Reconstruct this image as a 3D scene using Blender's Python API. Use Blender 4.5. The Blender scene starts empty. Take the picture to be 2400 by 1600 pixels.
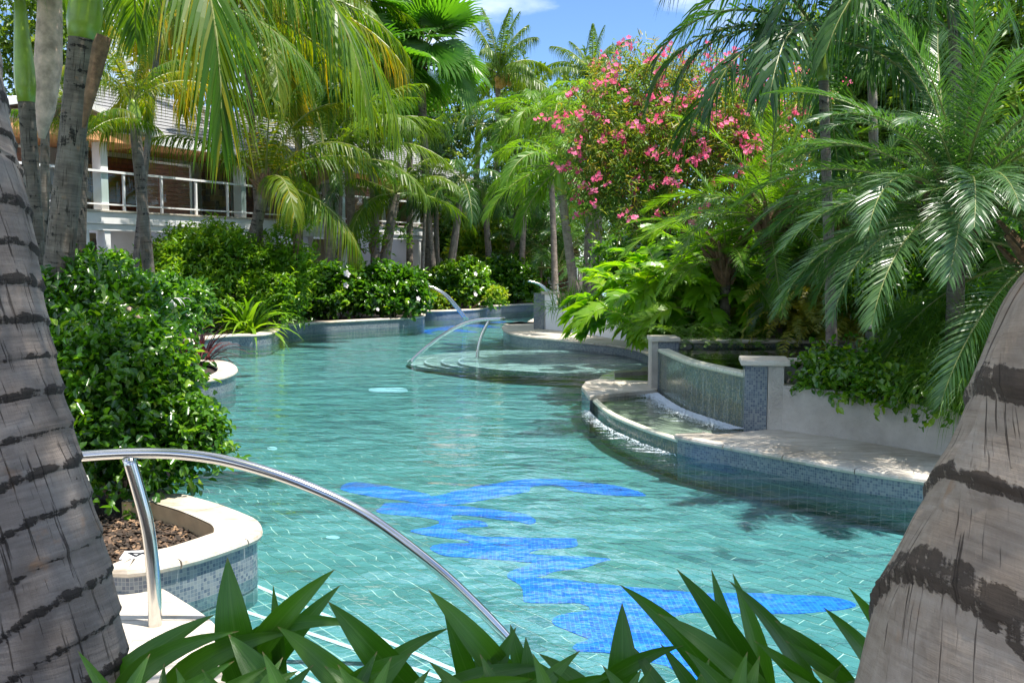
import bpy, bmesh, math, random
import numpy as np
from mathutils import Vector, Matrix, noise
rnd = random.Random(7)
R = math.radians
S = bpy.context.scene
COL = S.collection

# ------------------------------------------------------------------ camera
F = 2333.0
PITCH = math.atan(200 / F)
cam_d = bpy.data.cameras.new('camera')
cam = bpy.data.objects.new('camera', cam_d)
COL.objects.link(cam)
EYE = Vector((0, 0, 2.0))
cam.location = EYE
cam.rotation_euler = (math.pi / 2 - PITCH, 0, 0)
cam_d.sensor_width = 36
cam_d.lens = 36 * F / 2400
cam_d.clip_start = .05
cam_d.clip_end = 2000
S.camera = cam

# ------------------------------------------------------------------ world, sun, exposure
SUN = Vector((0.30, -0.12, 0.94)).normalized()
w = bpy.data.worlds.new('World')
S.world = w
w.use_nodes = True
nt = w.node_tree
N, LK = nt.nodes, nt.links
bg = N['Background']
sky = N.new('ShaderNodeTexSky')
sky.sky_type = 'NISHITA'
sky.sun_disc = False
sky.sun_elevation = math.asin(SUN.z)
sky.sun_rotation = math.atan2(SUN.x, SUN.y)
sky.ozone_density = 2.0
sky.dust_density = .4
sky.altitude = 1500
tc = N.new('ShaderNodeTexCoord')
mp = N.new('ShaderNodeMapping')
mp.inputs['Scale'].default_value = (1.0, 1.0, 2.4)
mp.inputs['Location'].default_value = (5.1, 2.3, .9)
nz = N.new('ShaderNodeTexNoise')
nz.inputs['Scale'].default_value = 2.2
nz.inputs['Detail'].default_value = 8
nz.inputs['Roughness'].default_value = .55
cr = N.new('ShaderNodeValToRGB')
cr.color_ramp.elements[0].position = .46
cr.color_ramp.elements[1].position = .70
cr.color_ramp.elements[0].color = (0, 0, 0, 1)
cr.color_ramp.elements[1].color = (1, 1, 1, 1)
mx = N.new('ShaderNodeMix')
mx.data_type = 'RGBA'
mx.inputs[7].default_value = (10.5, 10.8, 11.3, 1)
LK.new(tc.outputs['Generated'], mp.inputs['Vector'])
LK.new(mp.outputs[0], nz.inputs['Vector'])
LK.new(nz.outputs['Fac'], cr.inputs[0])
LK.new(cr.outputs[0], mx.inputs[0])
dk_ = N.new('ShaderNodeMix'); dk_.data_type = 'RGBA'; dk_.blend_type = 'MULTIPLY'; dk_.inputs[0].default_value = 1
dk_.inputs[7].default_value = (.62, .76, .92, 1)
LK.new(sky.outputs[0], dk_.inputs[6])
LK.new(dk_.outputs[2], mx.inputs[6])
LK.new(mx.outputs[2], bg.inputs['Color'])
bg.inputs['Strength'].default_value = 0.12
sd = bpy.data.lights.new('sun', 'SUN')
sd.energy = 5.0
sd.angle = R(.6)
sd.color = (1, .95, .86)
so = bpy.data.objects.new('sun', sd)
COL.objects.link(so)
so.rotation_euler = SUN.to_track_quat('Z', 'Y').to_euler()
so.location = (0, 0, 30)
S.view_settings.view_transform = 'Standard'
S.view_settings.look = 'None'
S.view_settings.gamma = 1
S.view_settings.exposure = 1.0
S.render.engine = 'CYCLES'
S.cycles.max_bounces = 7
S.cycles.diffuse_bounces = 4
S.cycles.glossy_bounces = 3
S.cycles.transmission_bounces = 3
S.cycles.transparent_max_bounces = 8
S.cycles.caustics_reflective = False
S.cycles.caustics_refractive = False
S.cycles.sample_clamp_indirect = 6


# ------------------------------------------------------------------ helpers
def ray(px, py):
    u, v = (px - 1200) / F, (800 - py) / F
    return Vector((u, math.cos(PITCH) + v * math.sin(PITCH), -math.sin(PITCH) + v * math.cos(PITCH)))


def P(px, py, z=0.0):
    d = ray(px, py)
    return EYE + d * ((z - EYE.z) / d.z)


def D(px, py, Y):
    d = ray(px, py)
    return EYE + d * (Y / d.y)


def link(o, parent=None):
    COL.objects.link(o)
    if parent:
        o.parent = parent
    return o


def tag(o, label=None, cat=None, group=None, kind=None):
    if label: o['label'] = label
    if cat: o['category'] = cat
    if group: o['group'] = group
    if kind: o['kind'] = kind
    return o


def empty(name, loc, label, cat, group=None):
    o = bpy.data.objects.new(name, None)
    o.empty_display_size = .2
    o.location = loc
    COL.objects.link(o)
    return tag(o, label, cat, group)


def mesh_np(name, V, Fc, mats, tone=None, smooth=False, mi=None, uv=None):
    V = np.asarray(V, dtype=np.float32).reshape(-1, 3)
    me = bpy.data.meshes.new(name)
    if isinstance(Fc, np.ndarray):
        m, k = Fc.shape
        me.vertices.add(len(V)); me.vertices.foreach_set('co', V.ravel())
        me.loops.add(m * k); me.loops.foreach_set('vertex_index', Fc.astype(np.int32).ravel())
        me.polygons.add(m)
        me.polygons.foreach_set('loop_start', np.arange(0, m * k, k, dtype=np.int32))
        me.polygons.foreach_set('loop_total', np.full(m, k, dtype=np.int32))
    else:
        me.from_pydata([tuple(map(float, v)) for v in V], [], Fc)
    for a in (mats if isinstance(mats, (list, tuple)) else [mats]):
        me.materials.append(a)
    n = len(me.polygons)
    if mi is not None:
        me.polygons.foreach_set('material_index', np.asarray(mi, dtype=np.int32))
    if tone is not None:
        at = me.attributes.new('tone', 'FLOAT', 'FACE')
        at.data.foreach_set('value', np.asarray(tone, dtype=np.float32))
    if uv is not None:
        ul = me.uv_layers.new(name='UVMap')
        vi = np.empty(len(me.loops), dtype=np.int32)
        me.loops.foreach_get('vertex_index', vi)
        ul.data.foreach_set('uv', np.asarray(uv, dtype=np.float32)[vi].ravel())
    if smooth:
        me.polygons.foreach_set('use_smooth', np.ones(n, dtype=bool))
    me.update(calc_edges=True)
    me.validate()
    return me


class MB:
    def __init__(s):
        s.v, s.f, s.uv, s.m = [], [], [], []

    def box(s, c, size, u=(1, 0, 0), up=(0, 0, 1), m=0):
        u = Vector(u).normalized(); up = Vector(up).normalized(); n = up.cross(u).normalized(); up = u.cross(n)
        c = Vector(c); a, b, h = [x / 2 for x in size]
        k = len(s.v)
        for x, y, z in ((-1, -1, -1), (1, -1, -1), (1, 1, -1), (-1, 1, -1), (-1, -1, 1), (1, -1, 1), (1, 1, 1), (-1, 1, 1)):
            s.v.append(c + u * (a * x) + n * (b * y) + up * (h * z)); s.uv.append((a * x + b * y, h * z))
        for q in ((0, 3, 2, 1), (4, 5, 6, 7), (0, 1, 5, 4), (1, 2, 6, 5), (2, 3, 7, 6), (3, 0, 4, 7)):
            s.f.append([k + i for i in q]); s.m.append(m)
        return s

    def tube(s, pts, rad, n=10, m=0, cap=True):
        pts = [Vector(p) for p in pts]
        if not hasattr(rad, '__len__'): rad = [rad] * len(pts)
        k = len(s.v)
        ref = None
        L = 0
        for i, p in enumerate(pts):
            t = (pts[min(i + 1, len(pts) - 1)] - pts[max(i - 1, 0)]).normalized()
            if ref is None:
                ref = Vector((0, 0, 1)) if abs(t.z) < .8 else Vector((1, 0, 0))
            a = t.cross(ref).normalized(); b = a.cross(t).normalized(); ref = b
            if i: L += (p - pts[i - 1]).length
            for j in range(n):
                th = 2 * math.pi * j / n
                s.v.append(p + (a * math.cos(th) + b * math.sin(th)) * rad[i]); s.uv.append((j / n, L))
        for i in range(len(pts) - 1):
            for j in range(n):
                j2 = (j + 1) % n
                s.f.append([k + i * n + j, k + i * n + j2, k + (i + 1) * n + j2, k + (i + 1) * n + j]); s.m.append(m)
        if cap:
            s.f.append([k + j for j in range(n)][::-1]); s.m.append(m)
            s.f.append([k + (len(pts) - 1) * n + j for j in range(n)]); s.m.append(m)
        return s

    def prism(s, poly, z0, z1, m=0, bottom=False):
        n = len(poly); k = len(s.v)
        area = sum(poly[i][0] * poly[(i + 1) % n][1] - poly[(i + 1) % n][0] * poly[i][1] for i in range(n))
        if area < 0: poly = poly[::-1]
        for z in (z0, z1):
            for p in poly:
                s.v.append(Vector((p[0], p[1], z))); s.uv.append((p[0], p[1]))
        s.f.append([k + n + i for i in range(n)]); s.m.append(m)
        if bottom: s.f.append([k + i for i in range(n)][::-1]); s.m.append(m)
        for i in range(n):
            j = (i + 1) % n
            s.f.append([k + i, k + j, k + n + j, k + n + i]); s.m.append(m)
        return s

    def build(s, name, mats, parent=None, smooth=False, bevel=0, tone=None):
        me = mesh_np(name, [tuple(v) for v in s.v], s.f, mats, smooth=smooth, mi=s.m, uv=s.uv, tone=tone)
        o = link(bpy.data.objects.new(name, me), parent)
        if bevel:
            b = o.modifiers.new('bevel', 'BEVEL'); b.width = bevel; b.segments = 2; b.limit_method = 'ANGLE'
        return o


def relp(o):  # keep world coordinates of a child under an Empty that is moved but not rotated
    if o.parent: o.location = -Vector(o.parent.location)
    return o


def spline(pts, step=.25, closed=False):
    pts = [Vector(p) for p in pts]
    n = len(pts); out = []
    rng = range(n if closed else n - 1)
    for i in rng:
        if closed:
            p0, p1, p2, p3 = pts[(i - 1) % n], pts[i], pts[(i + 1) % n], pts[(i + 2) % n]
        else:
            p0, p1, p2, p3 = pts[max(i - 1, 0)], pts[i], pts[i + 1], pts[min(i + 2, n - 1)]
        k = max(2, int((p2 - p1).length / step))
        for j in range(k):
            t = j / k
            out.append(.5 * ((2 * p1) + (p2 - p0) * t + (2 * p0 - 5 * p1 + 4 * p2 - p3) * t * t + (3 * p1 - p0 - 3 * p2 + p3) * t ** 3))
    if not closed: out.append(pts[-1])
    return out


# ------------------------------------------------------------------ materials
MATS = {}


def newmat(name):
    m = bpy.data.materials.new(name); m.use_nodes = True
    MATS[name] = m
    return m, m.node_tree.nodes, m.node_tree.links, m.node_tree.nodes['Principled BSDF']


def nd(N, t, **kw):
    n = N.new(t)
    for k, v in kw.items(): setattr(n, k, v)
    return n


def ramp(N, cols, pos=None, interp='LINEAR'):
    r = N.new('ShaderNodeValToRGB'); e = r.color_ramp.elements
    r.color_ramp.interpolation = interp
    pos = pos or [i / (len(cols) - 1) for i in range(len(cols))]
    while len(e) < len(cols): e.new(1)
    for i, (c, p) in enumerate(zip(cols, pos)):
        e[i].position = p; e[i].color = (*c, 1)
    return r


def math_(N, L, op, a, b=None, c=None):
    n = N.new('ShaderNodeMath'); n.operation = op
    for i, x in enumerate((a, b, c)):
        if x is None: continue
        if isinstance(x, (int, float)): n.inputs[i].default_value = x
        else: L.new(x, n.inputs[i])
    return n.outputs[0]


def mixc(N, L, f, a, b, mode='MIX'):
    n = N.new('ShaderNodeMix'); n.data_type = 'RGBA'; n.blend_type = mode
    for s, x in ((n.inputs[0], f), (n.inputs[6], a), (n.inputs[7], b)):
        if isinstance(x, (int, float)): s.default_value = x
        elif isinstance(x, tuple): s.default_value = (*x, 1)
        else: L.new(x, s)
    return n.outputs[2]


def bump(N, L, B, h, strength=.3, dist=.02):
    b = N.new('ShaderNodeBump'); b.inputs['Strength'].default_value = strength; b.inputs['Distance'].default_value = dist
    L.new(h, b.inputs['Height']); L.new(b.outputs[0], B.inputs['Normal'])


def noise_(N, L, scale, detail=4, rough=.5, vec=None, dims='3D'):
    n = N.new('ShaderNodeTexNoise'); n.inputs['Scale'].default_value = scale
    n.inputs['Detail'].default_value = detail; n.inputs['Roughness'].default_value = rough
    if vec is not None: L.new(vec, n.inputs['Vector'])
    return n.outputs['Fac']


def leafmat(name, cols, trans=.38, rough=.38, tcol=None, spec=.5):
    m, N, L, B = newmat(name)
    at = nd(N, 'ShaderNodeAttribute', attribute_name='tone')
    oi = N.new('ShaderNodeObjectInfo')
    v = math_(N, L, 'MULTIPLY_ADD', oi.outputs['Random'], .3, -.15)
    g = N.new('ShaderNodeNewGeometry')
    nn = noise_(N, L, .7, 2, .5, g.outputs['Position'])
    v2 = math_(N, L, 'MULTIPLY_ADD', nn, .5, -.25)
    f = math_(N, L, 'ADD', math_(N, L, 'ADD', at.outputs['Fac'], v), v2)
    r = ramp(N, cols)
    L.new(f, r.inputs[0])
    L.new(r.outputs[0], B.inputs['Base Color'])
    B.inputs['Roughness'].default_value = rough
    B.inputs['Specular IOR Level'].default_value = spec
    t = N.new('ShaderNodeBsdfTranslucent')
    tc_ = mixc(N, L, 1.0, r.outputs[0], tcol or (2.2, 2.0, .7), 'MULTIPLY')
    L.new(tc_, t.inputs['Color'])
    mxs = N.new('ShaderNodeMixShader'); mxs.inputs[0].default_value = trans
    L.new(B.outputs[0], mxs.inputs[1]); L.new(t.outputs[0], mxs.inputs[2])
    L.new(mxs.outputs[0], N['Material Output'].inputs['Surface'])
    return m


def flat(name, col, rough=.5, metal=0, nscale=0, namp=.15, bumpd=0, bscale=60, spec=.5, emis=None):
    m, N, L, B = newmat(name)
    B.inputs['Base Color'].default_value = (*col, 1)
    B.inputs['Roughness'].default_value = rough
    B.inputs['Metallic'].default_value = metal
    B.inputs['Specular IOR Level'].default_value = spec
    tcn = N.new('ShaderNodeTexCoord')
    if nscale:
        f = noise_(N, L, nscale, 5, .6, tcn.outputs['Object'])
        r = ramp(N, [tuple(c * (1 - namp) for c in col), tuple(min(1, c * (1 + namp)) for c in col)], [.3, .7])
        L.new(f, r.inputs[0]); L.new(r.outputs[0], B.inputs['Base Color'])
    if bumpd:
        bump(N, L, B, noise_(N, L, bscale, 4, .6, tcn.outputs['Object']), .6, bumpd)
    return m


def grid_cells(N, L, uvout, tw, th, gap):
    """tile mask + random per tile from a UV in metres"""
    sp = N.new('ShaderNodeSeparateXYZ'); L.new(uvout, sp.inputs[0])
    u = math_(N, L, 'DIVIDE', sp.outputs[0], tw); v = math_(N, L, 'DIVIDE', sp.outputs[1], th)
    fu = math_(N, L, 'FRACT', u); fv = math_(N, L, 'FRACT', v)
    gu = math_(N, L, 'MULTIPLY', math_(N, L, 'GREATER_THAN', fu, gap / tw), math_(N, L, 'GREATER_THAN', fv, gap / th))
    cb = N.new('ShaderNodeCombineXYZ')
    L.new(math_(N, L, 'FLOOR', u), cb.inputs[0]); L.new(math_(N, L, 'FLOOR', v), cb.inputs[1])
    wn = N.new('ShaderNodeTexWhiteNoise'); wn.noise_dimensions = '2D'; L.new(cb.outputs[0], wn.inputs['Vector'])
    return gu, wn.outputs['Value']


def mosaic(name, cols, grout, tw=.023, rough=.15, pos=None):
    m, N, L, B = newmat(name)
    uvn = nd(N, 'ShaderNodeUVMap', uv_map='UVMap')
    mask, rv = grid_cells(N, L, uvn.outputs[0], tw, tw, tw * .13)
    r = ramp(N, cols, pos, 'CONSTANT'); L.new(rv, r.inputs[0])
    big = noise_(N, L, 1.6, 3, .6, uvn.outputs[0])
    c2 = mixc(N, L, 1.0, r.outputs[0], ramp_out(N, L, big, [(.8, .8, .8), (1.15, 1.15, 1.15)], [.35, .65]), 'MULTIPLY')
    L.new(mixc(N, L, mask, grout, c2), B.inputs['Base Color'])
    B.inputs['Roughness'].default_value = rough
    bump(N, L, B, math_(N, L, 'ADD', mask, math_(N, L, 'MULTIPLY', rv, .5)), .5, .002)
    return m


def ramp_out(N, L, f, cols, pos=None):
    r = ramp(N, cols, pos); L.new(f, r.inputs[0]); return r.outputs[0]


M_frond = leafmat('coconut_frond_green', [(.025, .07, .005), (.07, .15, .009), (.13, .21, .012), (.26, .26, .014)], .45, .38, (2.2, 2.0, .4), .4)
M_yfrond = leafmat('backlit_tint_yellow_frond', [(.02, .075, .004), (.05, .13, .006), (.16, .19, .008), (.50, .31, .01)], .5, .42, (2.2, 2.0, .3), .3)  # yellow-green leaf; the yellow of sun shining through is mixed into the base colour
M_dark = leafmat('dark_palm_green', [(.012, .045, .012), (.03, .085, .018), (.055, .13, .022), (.09, .16, .03)], .3, .34, (1.9, 2.2, .5))
M_phx = leafmat('silvery_palm_green', [(.025, .07, .022), (.05, .12, .032), (.085, .17, .045), (.14, .23, .06)], .3, .36, (1.8, 2.1, .5), .8)
M_lime = leafmat('lime_green_leaf', [(.045, .13, .006), (.09, .21, .010), (.16, .29, .014), (.32, .36, .02)], .48, .42)
M_bush = leafmat('glossy_bush_green', [(.015, .06, .006), (.038, .12, .010), (.085, .20, .014), (.22, .34, .025)], .34, .27, (2.0, 2.2, .4), .75)
M_bushl = leafmat('soft_bush_green', [(.035, .105, .006), (.075, .19, .010), (.13, .27, .014), (.24, .36, .02)], .45, .38)
M_far = leafmat('distant_tree_green', [(.03, .075, .008), (.055, .12, .012), (.10, .18, .018), (.16, .23, .025)], .4, .45)
M_fan = leafmat('fan_palm_green', [(.03, .09, .010), (.06, .16, .018), (.10, .22, .025), (.16, .27, .035)], .45, .36, (2.2, 2.5, .5))
M_phil = leafmat('split_leaf_green', [(.07, .18, .008), (.12, .27, .012), (.22, .37, .016), (.42, .46, .03)], .5, .36, (2.0, 2.0, .4))
M_yfern = leafmat('yellow_fern', [(.08, .13, .01), (.16, .19, .015), (.26, .24, .02), (.35, .26, .03)], .4, .45)
M_red = leafmat('maroon_leaf', [(.03, .012, .015), (.09, .03, .035), (.14, .05, .05), (.10, .09, .03)], .3, .35, (1.8, .9, .8))
M_olean = leafmat('oleander_leaf', [(.03, .09, .015), (.06, .16, .02), (.12, .22, .03), (.28, .24, .03)], .4, .4)
M_crin = leafmat('strap_leaf_green', [(.03, .095, .008), (.05, .14, .011), (.08, .19, .015), (.14, .25, .025)], .3, .33, (1.9, 2.3, .4), .55)
def add_veins(m):
    N, L = m.node_tree.nodes, m.node_tree.links
    B = N['Principled BSDF']; src = B.inputs['Base Color'].links[0].from_socket
    uvn = nd(N, 'ShaderNodeUVMap', uv_map='UVMap')
    mpn = N.new('ShaderNodeMapping'); mpn.inputs['Scale'].default_value = (9, .5, 1); L.new(uvn.outputs[0], mpn.inputs[0])
    n1 = noise_(N, L, 1.6, 3, .6, mpn.outputs[0])
    sp = N.new('ShaderNodeSeparateXYZ'); L.new(uvn.outputs[0], sp.inputs[0])
    mid = math_(N, L, 'LESS_THAN', math_(N, L, 'ABSOLUTE', sp.outputs[0]), .05)
    c = mixc(N, L, 1.0, src, ramp_out(N, L, n1, [(.72, .72, .72), (1.3, 1.3, 1.2)], [.35, .65]), 'MULTIPLY')
    c = mixc(N, L, math_(N, L, 'MULTIPLY', mid, .5), c, (.14, .24, .05))
    tip = ramp_out(N, L, sp.outputs[1], [(0, 0, 0), (1, 1, 1)], [.965, .99])
    c = mixc(N, L, tip, c, (.20, .13, .05))
    L.new(c, B.inputs['Base Color'])
    bump(N, L, B, n1, .35, .004)


add_veins(M_crin)
M_grass = leafmat('fine_grass_green', [(.03, .09, .01), (.06, .15, .012), (.11, .22, .02), (.2, .28, .03)], .4, .45)
M_pink = leafmat('pink_petal', [(.80, .10, .24), (.88, .15, .32), (.92, .25, .42), (.95, .42, .55)], .35, .6, (1, .6, .7), .2)
M_white_petal = leafmat('white_petal', [(.8, .7, .72), (.85, .8, .8), (.9, .85, .85), (.9, .6, .7)], .3, .6, (1, 1, 1), .2)
M_rachis = flat('frond_stalk', (.20, .22, .06), .45, nscale=6)
M_shaft = flat('green_crownshaft', (.20, .30, .03), .32, nscale=3, namp=.4)
M_fiber = flat('brown_fibre', (.17, .10, .055), .9, nscale=14, namp=.5, bumpd=.02)
M_husk = flat('pale_dry_husk', (.60, .42, .34), .85, nscale=9, namp=.4, bumpd=.02, bscale=20)
M_coconut = flat('orange_coconut', (.45, .25, .05), .45, nscale=5)
M_steel = flat('brushed_steel', (.62, .60, .57), .16, 1.0)
M_white = flat('white_painted_wall', (.78, .78, .78), .6, nscale=2, namp=.05)
M_orange = flat('orange_soffit', (.88, .44, .22), .7)
M_wood = flat('dark_red_wood', (.27, .09, .045), .45, nscale=8, namp=.3)
M_wood2 = flat('brown_slat_wood', (.20, .10, .07), .5, nscale=9, namp=.3)
M_shingle = flat('grey_roof_shingle', (.22, .22, .22), .8, nscale=20, namp=.3)
M_iron = flat('black_iron', (.02, .02, .02), .4)
M_blue_cloth = flat('blue_cloth', (.05, .10, .45), .8)
M_soil = flat('dark_soil', (.035, .024, .016), .95, nscale=25, namp=.6, bumpd=.03, bscale=40)
M_floor_under = flat('dark_interior', (.10, .07, .05), .8)
M_foam = flat('white_foam', (.72, .78, .82), .5, spec=.4)
M_grout = flat('pale_grout', (.66, .72, .60), .8, nscale=5, namp=.1)
M_step_edge = flat('white_step_nosing', (.85, .85, .82), .5)
M_lightglass = flat('pale_pool_light', (.55, .80, .85), .3)
M_black = flat('black_paint', (.015, .015, .02), .5)
M_plaque = flat('white_tile', (.78, .78, .80), .3)


def mat_travertine():
    m, N, L, B = newmat('cream_travertine')
    t = N.new('ShaderNodeNewGeometry')
    mpn = N.new('ShaderNodeMapping'); mpn.inputs['Scale'].default_value = (1, 4, 4); mpn.inputs['Rotation'].default_value = (0, 0, .35)
    L.new(t.outputs['Position'], mpn.inputs[0])
    n1 = noise_(N, L, 3.5, 8, .65, mpn.outputs[0])
    n2 = noise_(N, L, 38, 3, .6, mpn.outputs[0])
    base = ramp_out(N, L, n1, [(.38, .31, .23), (.51, .455, .38), (.58, .53, .455), (.47, .40, .32)], [.3, .45, .6, .75])
    pits = ramp_out(N, L, n2, [(.35, .3, .25), (1, 1, 1)], [.30, .38])
    n4 = noise_(N, L, 1.3, 6, .7, t.outputs['Position'])
    stain = ramp_out(N, L, n4, [(.62, .56, .48), (1, 1, 1)], [.36, .52])
    base = mixc(N, L, .7, base, stain, 'MULTIPLY')
    L.new(mixc(N, L, .8, base, pits, 'MULTIPLY'), B.inputs['Base Color'])
    B.inputs['Roughness'].default_value = .6
    bump(N, L, B, n2, .4, .004)
    return m


M_trav = mat_travertine()


def mat_stucco():
    m, N, L, B = newmat('cream_textured_stucco')
    t = N.new('ShaderNodeNewGeometry')
    n1 = noise_(N, L, 40, 5, .7, t.outputs['Position'])
    n2 = noise_(N, L, 1.8, 4, .6, t.outputs['Position'])
    n3 = noise_(N, L, 16, 3, .5, t.outputs['Position'])
    L.new(ramp_out(N, L, n2, [(.40, .36, .31), (.60, .56, .50)], [.35, .65]), B.inputs['Base Color'])
    B.inputs['Roughness'].default_value = .9
    bump(N, L, B, math_(N, L, 'ADD', math_(N, L, 'GREATER_THAN', n3, .52), n1), 1, .02)
    return m


M_stucco = mat_stucco()
M_mosblue = mosaic('blue_grey_mosaic', [(.11, .14, .175), (.15, .185, .215), (.085, .11, .15), (.19, .22, .24), (.13, .16, .19), (.21, .235, .24), (.07, .09, .16)], (.25, .27, .275))
M_mosgrn = mosaic('green_brown_mosaic', [(.07, .10, .07), (.13, .14, .08), (.05, .08, .08), (.20, .19, .12), (.09, .12, .11), (.27, .27, .2)], (.16, .17, .14), .022, .12)
M_mosbrt = mosaic('bright_blue_mosaic', [(.006, .15, .80), (.012, .21, .88), (.004, .10, .62), (.02, .26, .9)], (.08, .34, .82), .03, .3)
M_moswall = mosaic('teal_wall_tile', [(.06, .16, .15), (.08, .19, .18), (.05, .13, .14)], (.25, .33, .3), .1, .3)


def mat_tile():
    m, N, L, B = newmat('green_stone_tile')
    at = nd(N, 'ShaderNodeAttribute', attribute_name='tone')
    oi = N.new('ShaderNodeObjectInfo')
    g = N.new('ShaderNodeNewGeometry')
    n1 = noise_(N, L, 9, 6, .65, g.outputs['Position'])
    n2 = noise_(N, L, .5, 3, .5, g.outputs['Position'])
    f = math_(N, L, 'ADD', math_(N, L, 'MULTIPLY_ADD', n1, .5, -.25), math_(N, L, 'ADD', at.outputs['Fac'], math_(N, L, 'MULTIPLY_ADD', n2, .6, -.3)))
    L.new(ramp_out(N, L, f, [(.028, .085, .085), (.062, .185, .18), (.09, .235, .225), (.135, .30, .285), (.21, .32, .26)], [0, .2, .5, .85, 1]), B.inputs['Base Color'])
    B.inputs['Roughness'].default_value = .6
    return m


M_tile = mat_tile()


def mat_tilefar():
    m, N, L, B = newmat('green_stone_floor_far')
    uvn = nd(N, 'ShaderNodeUVMap', uv_map='UVMap')
    mask, rv = grid_cells(N, L, uvn.outputs[0], .2, .1, .006)
    g = N.new('ShaderNodeNewGeometry')
    n1 = noise_(N, L, 3, 5, .6, g.outputs['Position'])
    f = math_(N, L, 'ADD', math_(N, L, 'MULTIPLY', n1, .6), math_(N, L, 'MULTIPLY', rv, .35))
    c = ramp_out(N, L, f, [(.03, .09, .09), (.065, .19, .19), (.10, .26, .25), (.16, .34, .32)], [.15, .35, .55, .8])
    L.new(mixc(N, L, mask, (.5, .56, .45), c), B.inputs['Base Color'])
    B.inputs['Roughness'].default_value = .6
    return m


M_tilefar = mat_tilefar()
M_plat = mat_tilefar()
M_plat.name = 'pale_platform_tile'
for n_ in M_plat.node_tree.nodes:
    if n_.type == 'VALTORGB':
        for e_, c_ in zip(n_.color_ramp.elements, ((.20, .25, .22), (.30, .36, .32), (.38, .43, .38), (.46, .50, .44))): e_.color = (*c_, 1)


def mat_water(name, tint, b1=.035, sc=1.0, extra=0):
    m, N, L, B = newmat(name)
    N.remove(B)
    g = N.new('ShaderNodeNewGeometry')
    mpn = N.new('ShaderNodeMapping'); mpn.inputs['Scale'].default_value = (.8 * sc, 1.25 * sc, 1); mpn.inputs['Rotation'].default_value = (0, 0, .2)
    L.new(g.outputs['Position'], mpn.inputs[0])
    n0 = N.new('ShaderNodeTexNoise'); n0.inputs['Scale'].default_value = 1.7; n0.inputs['Detail'].default_value = 2; L.new(mpn.outputs[0], n0.inputs['Vector'])
    n1 = noise_(N, L, 5.5, 3, .5, mpn.outputs[0])
    n2 = noise_(N, L, 17, 2, .5, mpn.outputs[0])
    big = noise_(N, L, .35, 2, .5, g.outputs['Position'])
    amp = ramp_out(N, L, big, [(.35, .35, .35), (1, 1, 1)], [.38, .6])
    h = math_(N, L, 'ADD', math_(N, L, 'MULTIPLY', n0.outputs['Fac'], 1.6), math_(N, L, 'MULTIPLY', math_(N, L, 'ADD', math_(N, L, 'MULTIPLY', n1, .6), math_(N, L, 'MULTIPLY', n2, .16)), amp))
    b = N.new('ShaderNodeBump'); b.inputs['Strength'].default_value = 1; b.inputs['Distance'].default_value = b1
    L.new(h, b.inputs['Height'])
    tr = N.new('ShaderNodeBsdfTransparent'); tr.inputs['Color'].default_value = (*tint, 1)
    gl = N.new('ShaderNodeBsdfGlossy'); gl.inputs['Roughness'].default_value = .02; gl.inputs['Color'].default_value = (1, 1, 1, 1)
    L.new(b.outputs[0], gl.inputs['Normal'])
    fr = N.new('ShaderNodeFresnel'); fr.inputs['IOR'].default_value = 1.5; L.new(b.outputs[0], fr.inputs['Normal'])
    mxs = N.new('ShaderNodeMixShader')
    L.new(fr.outputs[0], mxs.inputs[0]); L.new(tr.outputs[0], mxs.inputs[1]); L.new(gl.outputs[0], mxs.inputs[2])
    L.new(mxs.outputs[0], N['Material Output'].inputs['Surface'])
    return m


M_water = mat_water('pool_water_surface', (.72, .92, .975), .05)
M_pond = mat_water('still_pond_surface', (.45, .6, .55), .008)
M_basin = mat_water('basin_water_surface', (.82, .92, .88), .03, 1.6)


def mat_film():
    m, N, L, B = newmat('falling_water_film')
    uvn = nd(N, 'ShaderNodeUVMap', uv_map='UVMap')
    mpn = N.new('ShaderNodeMapping'); mpn.inputs['Scale'].default_value = (60, 1.5, 1); L.new(uvn.outputs[0], mpn.inputs[0])
    n = noise_(N, L, 1, 4, .6, mpn.outputs[0])
    B.inputs['Base Color'].default_value = (.85, .9, .9, 1); B.inputs['Roughness'].default_value = .15
    tr = N.new('ShaderNodeBsdfTransparent'); tr.inputs[0].default_value = (.95, .98, .96, 1)
    f = ramp_out(N, L, n, [(.04, .04, .04), (.35, .35, .35)], [.5, .75])
    mxs = N.new('ShaderNodeMixShader'); L.new(f, mxs.inputs[0]); L.new(tr.outputs[0], mxs.inputs[1]); L.new(B.outputs[0], mxs.inputs[2])
    bump(N, L, B, n, .6, .01)
    L.new(mxs.outputs[0], N['Material Output'].inputs['Surface'])
    return m


M_film = mat_film()


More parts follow.
